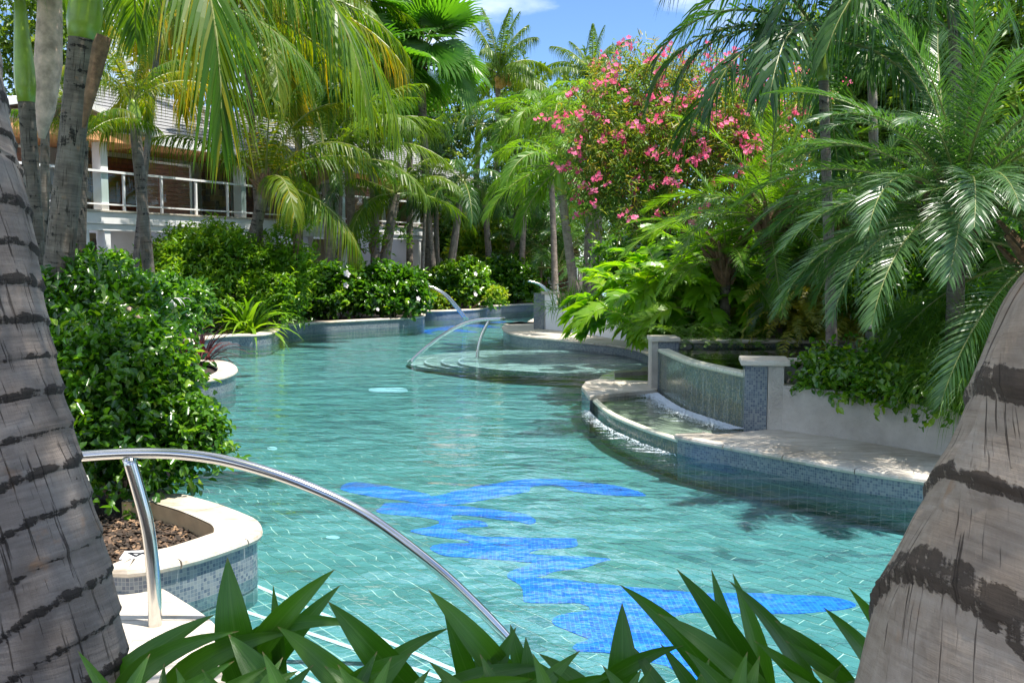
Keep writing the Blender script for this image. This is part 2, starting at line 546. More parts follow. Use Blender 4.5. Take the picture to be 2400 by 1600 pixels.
def mat_bark(name, base, dark, light):
    m, N, L, B = newmat(name)
    at = nd(N, 'ShaderNodeAttribute', attribute_name='scar')
    uvn = nd(N, 'ShaderNodeUVMap', uv_map='UVMap')
    mp1 = N.new('ShaderNodeMapping'); mp1.inputs['Scale'].default_value = (34, 5, 1); L.new(uvn.outputs[0], mp1.inputs[0])
    n1 = noise_(N, L, 1, 6, .65, mp1.outputs[0])
    mp2 = N.new('ShaderNodeMapping'); mp2.inputs['Scale'].default_value = (3, 45, 1); L.new(uvn.outputs[0], mp2.inputs[0])
    n2 = noise_(N, L, 1, 5, .65, mp2.outputs[0])
    n3 = noise_(N, L, 5, 5, .6, uvn.outputs[0])
    c = ramp_out(N, L, math_(N, L, 'ADD', math_(N, L, 'MULTIPLY', n3, .6), math_(N, L, 'MULTIPLY', n2, .4)), [dark, base, light], [.28, .5, .72])
    mp3 = N.new('ShaderNodeMapping'); mp3.inputs['Scale'].default_value = (75, 3.2, 1); L.new(uvn.outputs[0], mp3.inputs[0])
    n4 = noise_(N, L, 1, 3, .6, mp3.outputs[0])
    crack = ramp_out(N, L, n4, [(.12, .10, .085), (1, 1, 1)], [.345, .40])
    c = mixc(N, L, .8, c, crack, 'MULTIPLY')
    n6 = noise_(N, L, 2.6, 6, .7, uvn.outputs[0])
    c = mixc(N, L, ramp_out(N, L, n6, [(0, 0, 0), (.75, .75, .75)], [.52, .70]), c, tuple((x * .55, x * .5, x * .45)[q] for q, x in enumerate(base)))
    n7 = noise_(N, L, 7, 4, .6, uvn.outputs[0])
    c = mixc(N, L, ramp_out(N, L, n7, [(0, 0, 0), (.5, .5, .5)], [.62, .72]), c, (.34, .17, .07))
    mp4 = N.new('ShaderNodeMapping'); mp4.inputs['Scale'].default_value = (26, 60, 1); L.new(uvn.outputs[0], mp4.inputs[0])
    n5 = noise_(N, L, 1, 4, .7, mp4.outputs[0])
    mp5 = N.new('ShaderNodeMapping'); mp5.inputs['Scale'].default_value = (55, 9, 1); L.new(uvn.outputs[0], mp5.inputs[0])
    n8 = noise_(N, L, 1, 3, .6, mp5.outputs[0])
    scar = ramp_out(N, L, math_(N, L, 'ADD', at.outputs['Fac'], math_(N, L, 'ADD', math_(N, L, 'MULTIPLY_ADD', n5, 1.5, -.75), math_(N, L, 'MULTIPLY_ADD', n8, 1.2, -.6))), [(0, 0, 0), (.92, .92, .92)], [.42, .62])
    c = mixc(N, L, scar, c, mixc(N, L, n5, tuple(x * .12 for x in dark), tuple(x * .6 for x in dark)))
    L.new(c, B.inputs['Base Color']); B.inputs['Roughness'].default_value = .85
    S_ = N.new('ShaderNodeSeparateColor'); L.new(scar, S_.inputs[0])
    B.inputs['Specular IOR Level'].default_value = .25
    cs = N.new('ShaderNodeSeparateColor'); L.new(crack, cs.inputs[0])
    h = math_(N, L, 'ADD', math_(N, L, 'MULTIPLY', math_(N, L, 'SUBTRACT', cs.outputs[0], S_.outputs[0]), .8), math_(N, L, 'ADD', math_(N, L, 'MULTIPLY', n1, .9), math_(N, L, 'MULTIPLY', n2, .8)))
    bump(N, L, B, h, .8, .011)
    return m


M_bark = mat_bark('grey_palm_bark', (.225, .185, .155), (.095, .076, .062), (.36, .31, .265))
M_barkw = mat_bark('warm_palm_bark', (.40, .31, .23), (.19, .135, .095), (.55, .45, .36))
M_barkd = mat_bark('dark_palm_bark', (.15, .125, .10), (.04, .035, .03), (.27, .24, .20))

# ------------------------------------------------------------------ ground, pool floor, water
g = MB(); g.prism([(-300, -60), (300, -60), (300, 500), (-300, 500)], -1.2, -.6)
tag(g.build('ground', M_soil), kind='structure')


def px2(l, z):
    return [P(x, y, z) for x, y in l]


ZC = .24   # top of pool edge coping
ZF = -.28  # pool floor
tdir = Vector((.61, -.79, 0)).normalized(); tnor = Vector((.79, .61, 0)).normalized()


def warp(p):
    a, b = [noise.noise(Vector((p[0] * 1.8, p[1] * 2.6, k))) + .55 * noise.noise(Vector((p[0] * 5, p[1] * 7, k + 20))) for k in (3, 9)]
    return (p[0] + a * .06, p[1] + b * .05)


# far sheet (tiles too small to pick apart) and grout bed
v = [(-25, -2), (25, -2), (25, 70), (-25, 70)]
me = mesh_np('pool_floor', [(x, y, ZF - .003) for x, y in v], np.array([[0, 1, 2, 3]]), [M_grout])
floor = link(bpy.data.objects.new('pool_floor', me)); tag(floor, kind='structure')
YT = 17.5
far_v = [(-25, YT), (25, YT), (25, 70), (-25, 70)]
uvs = [(x * tdir.x + y * tdir.y, x * tnor.x + y * tnor.y) for x, y in far_v]
me = mesh_np('far_floor', [(x, y, ZF) for x, y in far_v], np.array([[0, 1, 2, 3]]), [M_tilefar], uv=uvs)
o = link(bpy.data.objects.new('far_floor', me), floor)


def tile_geo(i, j, z, tl=.2, tw=.1, gp=.0035):
    a0 = i * tl + (j % 2) * tl / 2; b0 = j * tw
    pts = []
    for s_ in (0, .25, .5, .75, 1): pts.append((a0 + gp + (tl - 2 * gp) * s_, b0 + gp))
    for s_ in (1, .75, .5, .25, 0): pts.append((a0 + gp + (tl - 2 * gp) * s_, b0 + tw - gp))
    return [warp((a * tdir.x + b * tnor.x, a * tdir.y + b * tnor.y)) for a, b in pts]


tiles = []
for i in range(-140, 60):
    for j in range(-60, 260):
        a = (i + .5) * .2; b = (j + .5) * .1
        x = a * tdir.x + b * tnor.x; y = a * tdir.y + b * tnor.y
        if 3.6 < y < YT + .1 and -.5 * y - 1.2 < x < .5 * y + 1.2:
            tiles.append((y, i, j, x))
tiles.sort()
near_t = [t for t in tiles if -.33 * t[0] < t[3] < .36 * t[0] and t[0] > 5.0][:300]
nset = set(near_t)


def tile_mb(mb, i, j):
    poly = tile_geo(i, j, ZF)
    mb.prism(poly, ZF - .007, ZF + rnd.uniform(-.0012, .0012))


for t in near_t:
    m_ = MB(); tile_mb(m_, t[1], t[2])
    tn = rnd.choice([.44, .5, .56, .6, .5, .42, .46, .52, .48, .54, .5, .18, .74, .55])
    m_.build('tile', M_tile, floor, tone=[tn] * len(m_.f))
mb = MB(); tones = []
for t in tiles:
    if t in nset: continue
    tile_mb(mb, t[1], t[2])
    tn = rnd.choice([.44, .5, .56, .6, .5, .42, .46, .52, .48, .54, .5, .18, .74, .55])
    tones += [tn] * (len(mb.f) - len(tones))
tag(mb.build('tile_field', M_tile, floor, tone=tones), kind='stuff')

# water sheet: fine grid not needed, ripples live in its relief
me = mesh_np('pool_water', [(-25, -2, 0), (25, -2, 0), (25, 70, 0), (-25, 70, 0)], np.array([[0, 1, 2, 3]]), [M_water])
tag(link(bpy.data.objects.new('pool_water', me)), kind='structure')


# lizard mosaics on the floor
def c7(l): return [(x / 2.94 + 760, y / 2.94 + 1100) for x, y in l]
def c8(l): return [(x / 1.68 + 1000, y / 1.68 + 1000) for x, y in l]


liz1 = c7([(105, 115), (180, 90), (270, 88), (400, 108), (560, 135), (700, 165), (740, 185), (850, 160), (1000, 125), (1200, 90), (1400, 65), (1600, 68), (1800, 85), (2000, 110), (2130, 135), (2215, 165), (2200, 180), (2080, 180), (1900, 165), (1700, 145), (1650, 118), (1550, 112), (1430, 118), (1400, 145), (1250, 175), (1100, 205), (950, 235), (830, 240), (650, 225), (480, 205), (300, 180), (170, 155)])
liz2 = c7([(410, 228), (600, 228), (780, 240), (930, 250), (1080, 268), (1250, 285), (1380, 310), (1440, 345), (1400, 372), (1280, 350), (1100, 330), (960, 312), (870, 315), (900, 345), (1080, 350), (1130, 375), (1100, 392), (950, 400), (930, 425), (1000, 448), (1200, 468), (1500, 472), (1700, 472), (1738, 490), (1735, 535), (1500, 550), (1420, 575), (1600, 590), (1900, 605), (1962, 622), (1800, 668), (1600, 695), (1530, 720)]) + \
    c8([(420, 592), (560, 600), (720, 620), (900, 635), (1100, 655), (1400, 658), (1600, 668), (1695, 695), (1650, 710), (1450, 728), (1200, 730), (1050, 735), (960, 760), (1000, 830), (1060, 900), (1160, 960), (1250, 1040), (1080, 1060), (980, 960), (880, 920), (700, 890), (600, 885), (580, 850), (640, 830), (520, 790), (500, 755), (560, 730), (640, 715), (600, 690), (480, 695), (400, 690), (385, 650), (350, 610), (315, 580)]) + \
    c7([(1310, 690), (1450, 640), (1200, 622), (1000, 605), (820, 590), (730, 540), (800, 512), (1000, 505), (950, 480), (850, 475), (700, 450), (590, 425), (620, 408), (750, 385), (790, 355), (700, 330), (550, 315), (370, 290), (400, 255)])
far_liz = [(905, 786), (960, 776), (1000, 772), (1040, 765), (1085, 757), (1120, 755), (1180, 753), (1180, 756), (1130, 760), (1150, 763), (1175, 768), (1130, 767), (1085, 764), (1060, 768), (1090, 773), (1120, 779), (1060, 776), (1030, 774), (1010, 779), (1020, 784), (980, 780), (940, 786)]


def floor_shape(name, polys, mat, parent=None, z=ZF + .004, th=.006):
    m_ = MB()
    for pl in polys:
        pts = [P(x, y, z) for x, y in pl]
        pts = spline([(p.x, p.y, 0) for p in pts], .05, True)
        if mat is M_mosbrt: pts = [Vector((p.x + .04 * noise.noise(Vector((p.x * 3, p.y * 6, 1))) + .03 * 0, p.y + .035 * noise.noise(Vector((p.x * 3, p.y * 6, 7))) + .02 * 0, 0)) for p in pts]
        m_.prism([(p.x, p.y) for p in pts], z - th, z)
    return m_.build(name, mat, parent)


z_ = floor_shape('lizard_mosaic', [liz1, liz2], M_mosbrt)
tag(z_, 'large bright blue lizard mosaic laid in the pool floor near the camera', 'mosaic', 'blue lizard mosaics in the pool floor')
z_ = floor_shape('lizard_mosaic', [far_liz], M_mosbrt)
tag(z_, 'small distant blue lizard mosaic below the far steel hoop rail', 'mosaic', 'blue lizard mosaics in the pool floor')

# skimmer plates and lights under water
z_ = floor_shape('floor_drain_plate', [[(868, 910), (938, 908), (952, 917), (880, 919)]], M_lightglass, z=ZF + .006, th=.006)
tag(z_, 'pale turquoise square plate under water left of the round steps', 'plate')
for (cx, cy, rx, ry, lb) in ((2152, 1192, 29, 6, 'pale oval pool light in the right wall below the travertine deck'), (638, 1050, 12, 4, 'small pale pool lamp in the open water beside the leafy shrub'), (780, 1258, 16, 4, 'small pale pool lamp below the blue lizard forefoot')):
    z_ = floor_shape('pool_light', [[(cx + rx * math.cos(a), cy + ry * math.sin(a)) for a in [k * math.pi / 6 for k in range(12)]]], M_lightglass, z=ZF + .006, th=.006)
    tag(z_, lb, 'pool light', 'underwater pool lights')


# ------------------------------------------------------------------ pool edges
def offset_path(pts, d):
    out = []
    n = len(pts)
    for i in range(n):
        t = (pts[min(i + 1, n - 1)] - pts[max(i - 1, 0)]); t.z = 0; t.normalize()
        out.append(Vector((pts[i].x - t.y * d, pts[i].y + t.x * d, pts[i].z)))
    return out


def strip(mb, path, w, z, th, nose=.0):
    """coping along path; land lies to the LEFT of the path (d>0)"""
    r = th / 2
    prof = [(w, z), (r, z), (r * .3, z - r * .25), (0, z - r), (r * .3, z - 2 * r + r * .25), (r, z - th), (w, z - th)]
    rings = []
    for d, zz in prof:
        rings.append([Vector((p.x, p.y, zz)) for p in offset_path(path, d)])
    k = len(mb.v); n = len(path); L = 0
    for i in range(n):
        if i: L += (path[i] - path[i - 1]).length
        for q in range(len(prof)):
            mb.v.append(rings[q][i]); mb.uv.append((L, q * .03))
    m = len(prof)
    for i in range(n - 1):
        for q in range(m - 1):
            mb.f.append([k + i * m + q, k + i * m + q + 1, k + (i + 1) * m + q + 1, k + (i + 1) * m + q]); mb.m.append(0)
    mb.f.append([k + q for q in range(m)][::-1]); mb.m.append(0)
    mb.f.append([k + (n - 1) * m + q for q in range(m)]); mb.m.append(0)


def wall_sheet(path, d, z0, z1, mat, name, parent, flipuv=0):
    pp = offset_path(path, d); V = []; uv = []; Fc = []
    L = 0
    for i, p in enumerate(pp):
        if i: L += (p - pp[i - 1]).length
        V += [(p.x, p.y, z0), (p.x, p.y, z1)]; uv += [(L + flipuv, z0), (L + flipuv, z1)]
    for i in range(len(pp) - 1):
        Fc.append([2 * i, 2 * i + 2, 2 * i + 3, 2 * i + 1])
    me = mesh_np(name, V, Fc, [mat], uv=uv)
    return link(bpy.data.objects.new(name, me), parent)


def cut_stones(path, step, gap=.006):
    """split a fine path in pieces of length step"""
    out = []; cur = [path[0]]; L = 0
    for a, b in zip(path, path[1:]):
        L += (b - a).length; cur.append(b)
        if L >= step:
            out.append(cur); cur = [b + (path[min(path.index(b) + 1, len(path) - 1)] - b) * 0]; L = 0
    if len(cur) > 1: out.append(cur)
    res = []
    for c in out:
        d0 = (c[1] - c[0]).normalized(); d1 = (c[-1] - c[-2]).normalized()
        c = [Vector(x) for x in c]; c[0] += d0 * gap; c[-1] -= d1 * gap; res.append(c)
    return res


def edge(name, label, pts, z, cw=.32, stones=0, cat='pool edge', mos=None, group=None, th=.055):
    """pts in px at coping height; left of the path is land"""
    path = spline([P(x, y, z) for x, y in pts], .12)
    base = path[len(path) // 2]
    e = empty(name, (base.x, base.y, 0), label, cat, group)
    if stones:
        for c in cut_stones(path, stones):
            m_ = MB(); strip(m_, c, cw, z + rnd.uniform(-.001, .001), th); relp(m_.build('coping_stone', M_trav, e, smooth=False))
    else:
        m_ = MB(); strip(m_, path, cw, z, th); relp(m_.build('coping', M_trav, e))
    relp(wall_sheet(path, .035, -.075, z - th, mos or M_mosblue, 'mosaic_band', e))
    relp(wall_sheet(path, .04, -.6, -.07, M_moswall, 'pool_wall', e))
    return e, path


def bank(name, pathpts, more, z, mat=None):
    poly = [(p.x, p.y) for p in pathpts] + more
    m_ = MB(); m_.prism(poly, -.55, z)
    return tag(m_.build(name, mat or M_soil), kind='structure')


# near-left planter (land inside on the left of a path that runs back to front?) -> go so that land is left
A = [(330, 1150), (425, 1153), (459, 1162), (510, 1176), (574, 1200), (606, 1216), (616, 1236), (604, 1253), (553, 1274), (468, 1302), (383, 1322), (298, 1334), (240, 1330)]
A = A[::-1]
eA, pA = edge('planter_edge', 'curved travertine planter edge with blue mosaic beside the near handrail', A, .27, .30, .45, 'planter')
inA = offset_path(pA, .30)
relp(wall_sheet([Vector((p.x, p.y, 0)) for p in inA], 0, .0, .262, flat('tan_render', (.40, .27, .14), .9, nscale=8), 'inner_wall', eA))
bank('planting_bed', offset_path(pA, .1), [(-5.5, 9.0), (-6.5, 6.4)], .14)
# depth marker tile with a 4
mk = P(322, 1298, .275)
e4 = empty('depth_marker', (mk.x, mk.y, .271), 'white depth marker tile with black number 4 on the near planter edge', 'sign')
m_ = MB(); m_.box((0, 0, .002), (.17, .15, .005), u=(1, .18, 0)); m_.build('tile_plate', M_plaque, e4)
m_ = MB(); m_.box((.012, .0, .0055), (.018, .12, .002)); m_.box((-.006, -.018, .0055), (.085, .018, .0021)); m_.box((-.016, .022, .0055), (.095, .018, .0019), u=(.62, .95, 0))
t4 = m_.build('digit', M_black, e4); t4.rotation_euler = (0, 0, R(78)); t4.location = (0, 0, .0005)

# second lobe
Bp = [(380, 872), (442, 891), (510, 886), (548, 874), (557, 861), (540, 848), (505, 843), (450, 842)]
eB, pB = edge('planter_edge', 'small rounded travertine planter tip under the maroon leaved plant', Bp, .24, .30, 0, 'planter', group=None)
bank('planting_bed', offset_path(pB, .1), [(-9, 19.5), (-9, 15)], .14)
# left shore from behind the near shrub up to the far hedge
C1 = [(440, 1120), (400, 1040), (380, 960), (370, 880)]
C2 = [(440, 800), (530, 786), (600, 784), (635, 780), (656, 770), (662, 762), (700, 758), (800, 752), (900, 747), (960, 744), (990, 740), (998, 736), (990, 733)]
eC, pC = edge('pool_edge', 'long curving travertine edge in front of the hibiscus hedge', C2, ZC, .35)
C3 = [(975, 728), (1021, 728), (1059, 727), (1117, 724), (1142, 720), (1155, 717), (1197, 714), (1230, 712), (1262, 711)]
eC3, pC3 = edge('pool_edge', 'farthest travertine pool edge below the rounded hedges', C3, ZC, .4)
bank('ground', offset_path(pC, .1), [(-3.3, 36), (-3.8, 50), (-40, 60), (-40, 18)], .17)
bank('ground', offset_path(pC3, .1), [(4, 43), (6, 75), (-20, 75), (-6, 40)], .172)
bank('ground', [P(x, y, .13) for x, y in [(250, 1170), (400, 1150), (400, 1040), (380, 960), (360, 880), (400, 830), (440, 797)]], [(-22, 26), (-22, 8)], .13)

# far right island
Dp = [(1262, 757), (1215, 753), (1185, 759), (1176, 767), (1190, 778), (1230, 786), (1289, 792), (1365, 800), (1442, 808), (1490, 817), (1518, 828), (1527, 838)]
Dp2 = Dp
eD, pD = edge('pool_edge', 'travertine shelf curving round the round underwater platform', Dp, .2, .9)
bank('deck', offset_path(pD, .5), [(3.4, 17), (14, 17), (14, 45), (3, 45), (1.3, 34)], .19, M_trav)

# white planter wall far right
Ep = [(1279, 771), (1330, 775), (1384, 783), (1450, 795), (1520, 806), (1620, 812)]
pe = spline([P(x, y, .2) for x, y in Ep], .2)
eE = empty('planter_wall', pe[0], 'low curved white planter wall behind the far shelf', 'wall')
hs = 2.0 - .2 + 0
zt = .2 + 36 * pe[3].y / F
relp(wall_sheet(pe, 0, .15, .78, M_white, 'wall_face', eE))
m_ = MB(); strip(m_, pe, .25, .80, .05); relp(m_.build('wall_cap', M_white, eE))
p0 = pe[0]
m_ = MB(); m_.box((p0.x + .12, p0.y + .25, .62), (.3, .45, .9)); relp(m_.build('end_pier', M_white, eE))
m_ = MB(); m_.box((p0.x + .12, p0.y + .22, 1.09), (.46, .5, .06)); relp(m_.build('pier_cap', M_trav, eE, bevel=.01))
m_ = MB(); m_.box((p0.x - .16, p0.y + .25, .58), (.26, .5, 1.0)); relp(m_.build('mosaic_pier', M_mosblue, eE))
bank('planting_bed', [p + Vector((.05, .2, 0)) for p in pe], [(9, 25), (9, 30), (2, 30)], .70)

# ------------------------------------------------------------------ round underwater platform with steps
cen_px = (1500, 843)


def ring_poly(left, topy, boty, z):
    l = [(left, (topy + boty) / 2 + 2)]
    return l


def plat(z, leftpx, dy):
    c = P(1440, 845, z); l = P(leftpx, 841 + dy * .5, z)
    rx = c.x - l.x; ry = 2.25 + (1075 - leftpx) * .0055
    pts = []
    for k in range(48):
        a = 2 * math.pi * k / 48
        pts.append((c.x + rx * math.cos(a), c.y + ry * math.sin(a)))
    return pts


st = empty('underwater_platform', P(1300, 842, -.2), 'round tiled underwater platform with four white edged steps', 'steps')
for k, (lp, z) in enumerate(((1075, -.035), (1036, -.085), (996, -.135), (956, -.185))):
    poly = plat(z, lp, k * 2)
    V = [(x, y, z) for x, y in poly] + [(x, y, z - .05) for x, y in poly]
    n = len(poly)
    Fc = [list(range(n))] + [[i, n + i, n + (i + 1) % n, (i + 1) % n] for i in range(n)]
    uvp = [(x * tdir.x + y * tdir.y, x * tnor.x + y * tnor.y) for x, y in poly] * 2
    me = mesh_np('step', V, Fc, [M_plat, M_moswall], uv=uvp, mi=[0] + [1] * n)
    o = relp(link(bpy.data.objects.new('step', me), st))
    m_ = MB()
    ip = [Vector((x, y, z)) for x, y in poly] + [Vector((poly[0][0], poly[0][1], z))]
    a = offset_path(ip, .0); b = offset_path(ip, .035)
    kx = len(m_.v)
    for q, w_ in zip(a, b): m_.v += [Vector((q.x, q.y, z + .004)), Vector((w_.x, w_.y, z + .004))]; m_.uv += [(0, 0), (0, 0)]
    for i in range(len(a) - 1): m_.f.append([kx + 2 * i, kx + 2 * i + 2, kx + 2 * i + 3, kx + 2 * i + 1]); m_.m.append(0)
    relp(m_.build('step_edge', M_step_edge, o if 0 else st))

# near steps beside the deck
ns = empty('underwater_steps', P(600, 1450, -.2), 'straight pool steps with white nosings below the near deck', 'steps')
for k, (a, b, z) in enumerate((((455, 1435), (720, 1580), -.05), ((474, 1393), (808, 1506), -.12), ((560, 1350), (1000, 1536), -.19))):
    pa, pb = P(*a, z), P(*b, z)
    d = (pb - pa).normalized(); pa = pa - d * .3; pb = pb + d * 1.5
    nn = Vector((-d.y, d.x, 0))
    if nn.x > 0: nn = -nn
    q = [pa, pb, pb + nn * 1.2 + Vector((0, -.6, 0)), pa + nn * .9]
    m_ = MB(); m_.prism([(p.x, p.y) for p in q], ZF - .01, z)
    m_.uv = [(x * tdir.x + y * tdir.y, x * tnor.x + y * tnor.y) for x, y, zz in m_.v]
    relp(m_.build('step', M_tilefar, ns))
    m_ = MB(); m_.box((pa + pb) / 2 + Vector((0, 0, .002)) - nn * .0 + nn * .03, ((pb - pa).length, .035, .008), u=d); relp(m_.build('step_edge', M_step_edge, ns))

# near deck with slabs
dk_edge = spline([P(x, y, .12) for x, y in [(230, 1306), (272, 1325), (330, 1352), (383, 1380), (440, 1415), (493, 1452), (530, 1495), (553, 1540), (562, 1590), (565, 1660), (566, 1760)]], .06)
dk = tag(bpy.data.objects.new('deck', None), kind='structure'); COL.objects.link(dk)
ys = [p.y for p in dk_edge]
edge_f = lambda y: float(np.interp(-y, [-q for q in ys], [p.x for p in dk_edge]))
y = dk_edge[0].y; yend = 2.9
while y > yend:
    y2 = y - .27
    x0 = -4.6
    segs = [x0 + .61 * q + (.3 if int(y * 10) % 2 else 0) for q in range(6)]
    lines = [(x0)] + [s_ for s_ in segs if s_ < min(edge_f(y), edge_f(y2)) - .25 and s_ > x0 + .1]
    for q, xa in enumerate(lines):
        last = q == len(lines) - 1
        xb = lines[q + 1] if not last else None
        m_ = MB()
        if last:
            poly = [(xa, y2 + .004)] + [(edge_f(y2 + .004 + (y - y2 - .006) * t), y2 + .004 + (y - y2 - .006) * t) for t in (0, .33, .66, 1)] + [(xa, y - .002)]
        else:
            poly = [(xa, y2 + .002), (xb - .003, y2 + .002), (xb - .003, y - .002), (xa, y - .002)]
        m_.prism(poly, .06, .12 + rnd.uniform(-.001, .001)); m_.build('slab', M_trav, dk)
    y = y2
bank('ground', [Vector((p.x - .03, p.y, 0)) for p in dk_edge], [(-.75, 2.9), (-4.7, 2.9), (-4.7, 6.6)], .112, flat('dark_joint', (.16, .12, .09), .9))
# near planting bed in front (camera side)
g = MB(); g.prism([(-7, 3.55), (4, 3.55), (4.5, -3), (-7, -3)], -.5, .14); tag(g.build('planting_bed', M_soil), kind='structure')

# ------------------------------------------------------------------ right fountain
ft = empty('fountain', P(1650, 1000, 0), 'two level mosaic water wall fountain between cream pillars', 'fountain')


def wallprism(a, b, th, z0, z1, mat, name, parent=ft, bev=0):
    """box wall from a to b (xy), thickness to the left"""
    a = Vector((a[0], a[1], 0)); b = Vector((b[0], b[1], 0)); d = (b - a).normalized(); n_ = Vector((-d.y, d.x, 0))
    m_ = MB(); c = (a + b) / 2 + n_ * th / 2; m_.box((c.x, c.y, (z0 + z1) / 2), ((b - a).length, abs(th), z1 - z0), u=d)
    return relp(m_.build(name, mat, parent, bevel=bev))


# curved weir wall
wl = [P(1545, 918, .15), P(1604, 955, .15), P(1670, 979, .15), P(1748, 1003, .15)]
wpath = spline(wl, .08)
wpath_up = wpath
relp(wall_sheet(wpath, 0, 0, .70, M_mosgrn, 'mosaic_wall', ft))
m_ = MB(); strip(m_, offset_path(wpath, -.03), .14, .75, .06); relp(m_.build('weir_lip', flat('cream_mosaic_lip', (.62, .60, .47), .35, nscale=30, namp=.2), ft, smooth=True))
relp(wall_sheet(offset_path(wpath, -.035), 0, .12, .74, M_film, 'water_film', ft))
# pillars
pl = P(1534, 918, .15); pr = P(1779, 1004, .2)
m_ = MB(); m_.box((pl.x, pl.y + .18, .38), (.085, .36, .91)); o = relp(m_.build('pillar', M_stucco, ft))
m_ = MB(); m_.box((pl.x + .185, pl.y + .19, .38), (.28, .35, .91)); relp(m_.build('mosaic_side', M_mosblue, ft))
m_ = MB(); m_.box((pl.x + .14, pl.y + .18, .868), (.40, .44, .06)); relp(m_.build('pillar_cap', M_trav, ft, bevel=.012))
rot = (1, -.18, 0)
m_ = MB(); m_.box((pr.x - .01, pr.y + .18, .50), (.23, .40, .74), u=rot); relp(m_.build('mosaic_pillar', M_mosblue, ft))
m_ = MB(); m_.box((pr.x + .19, pr.y + .16, .50), (.16, .44, .74), u=rot); relp(m_.build('pillar', M_stucco, ft))
m_ = MB(); m_.box((pr.x + .08, pr.y + .17, .895), (.50, .52, .06), u=rot); relp(m_.build('pillar_cap', M_trav, ft, bevel=.015))
# upper pond
yb = pl.y + .32; pond_back = yb + .02; xb_ = pl.x + .30
pw = [(p.x, p.y) for p in offset_path(wpath, .07)]
poly = pw + [(pr.x + .3, pr.y + .5), (5.2, 12.6), (5.4, pond_back), (xb_, pond_back)]
V = [(x, y, .742) for x, y in poly]
me = mesh_np('pond_water', V, [list(range(len(V)))], [M_pond]); tag(link(bpy.data.objects.new('pond_water', me)), kind='structure')
V = [(x, y, .45) for x, y in poly]
me = mesh_np('pond_floor', V, [list(range(len(V)))], [M_mosgrn], uv=[(x, y) for x, y in poly]); tag(link(bpy.data.objects.new('pond_floor', me)), kind='structure')
wallprism((xb_, yb), (5.6, yb), .3, .2, .785, M_mosgrn, 'back_wall')
wallprism((xb_ - .02, yb - .04), (5.6, yb - .04), .36, .785, .84, M_trav, 'back_coping', bev=.02)
g = MB(); g.prism([(2.3, yb + .3), (10, yb + .3), (10, 21), (3.2, 20.5), (2.9, 18)], -.5, .66); tag(g.build('planting_bed', M_soil), kind='structure')
# dividing wall going back right from the right pillar
a = P(1838, 869, .88); b = P(2170, 843, .88)
wallprism((pr.x + .3, pr.y + .3), (b.x, b.y), .2, .2, .84, M_stucco, 'dividing_wall')
wallprism((pr.x + .29, pr.y + .27), (b.x, b.y), .27, .84, .89, M_trav, 'wall_coping', bev=.015)
a = D(2050, 775, b.y + 1.0); c = D(2185, 777, b.y + 1.0)
wallprism((a.x, b.y + 1.0), (c.x, b.y + 1.0), .3, .3, a.z, M_mosgrn, 'raised_mosaic_wall')
wallprism((a.x, b.y + .98), (c.x, b.y + .98), .34, a.z, a.z + .05, M_trav, 'wall_coping', bev=.01)
# planter front wall
f0 = P(1806, 1003, .2); f1 = P(2221, 1068, .2); f2 = P(2420, 1105, .2)
pf = spline([f0, (f0 + f1) / 2 + Vector((.03, .06, 0)), f1, f2], .2)
pwall = empty('planter_wall', f0, 'cream stucco planter wall with creeping plants above the right deck', 'wall')
relp(wall_sheet(pf, 0, .1, .64, M_stucco, 'wall_face', pwall))
m_ = MB(); strip(m_, offset_path(pf, -.006), .17, .665, .03); relp(m_.build('wall_top', M_stucco, pwall))
bank('planting_bed', offset_path(pf, .1), [(7, 8), (7, 15), (4.5, 12)], .56)
# lower basin
lowp = [P(1386, 934, .15), P(1410, 956, .15), P(1440, 975, .15), P(1510, 1004, .15), P(1587, 1029, .15)]
lpath = spline(lowp, .08)
relp(wall_sheet(lpath, .02, -.3, .12, M_mosgrn, 'basin_wall', ft))
m_ = MB(); strip(m_, lpath, .07, .155, .045); relp(m_.build('basin_lip', MATS['cream_mosaic_lip'], ft, smooth=True))
poly = [(p.x, p.y) for p in offset_path(lpath, .04)] + [(pr.x, pr.y + .1), (pl.x + .15, pl.y + .2), (pl.x - .3, pl.y + .1)]
me = mesh_np('basin_water', [(x, y, .148) for x, y in poly], [list(range(len(poly)))], [M_basin]); tag(link(bpy.data.objects.new('basin_water', me)), kind='structure')
m_ = MB(); m_.prism(poly, -.5, .085); m_.uv = [(v_.x, v_.y) for v_ in m_.v]; tag(m_.build('basin_floor', flat('pale_basin_floor', (.33, .35, .30), .6, nscale=5, namp=.3)), kind='structure')
# nib deck left of the fountain
nib = [P(x, y, .2) for x, y in [(1398, 888), (1372, 893), (1363, 905), (1382, 928), (1438, 921), (1541, 912), (1541, 893)]]
m_ = MB(); m_.prism([(p.x, p.y) for p in nib], -.5, .145); relp(m_.build('nib_base', M_mosblue, ft))
m_ = MB(); m_.prism([(p.x, p.y) for p in nib], .147, .2); relp(m_.build('nib_coping', M_trav, ft, bevel=.012))
nib2 = [P(x, y, .2) for x, y in [(1440, 873), (1440, 868), (1500, 866), (1505, 860), (1530, 860), (1530, 868)]]
m_ = MB(); m_.prism([(p.x, p.y) for p in nib2], .10, .2); relp(m_.build('rear_coping', M_trav, ft, bevel=.01))
sb = [P(x, y, .15) for x, y in [(1400, 889), (1412, 878), (1440, 869), (1530, 868), (1530, 892)]]
m_ = MB(); m_.prism([(p.x, p.y) for p in sb], -.5, .12); m_.uv = [(v_.x, v_.y) for v_ in m_.v]; relp(m_.build('side_basin', MATS['pale_basin_floor'], ft))
me = mesh_np('side_water', [(p.x, p.y, .15) for p in sb], [list(range(len(sb)))], [M_basin]); relp(link(bpy.data.objects.new('side_water', me), ft))
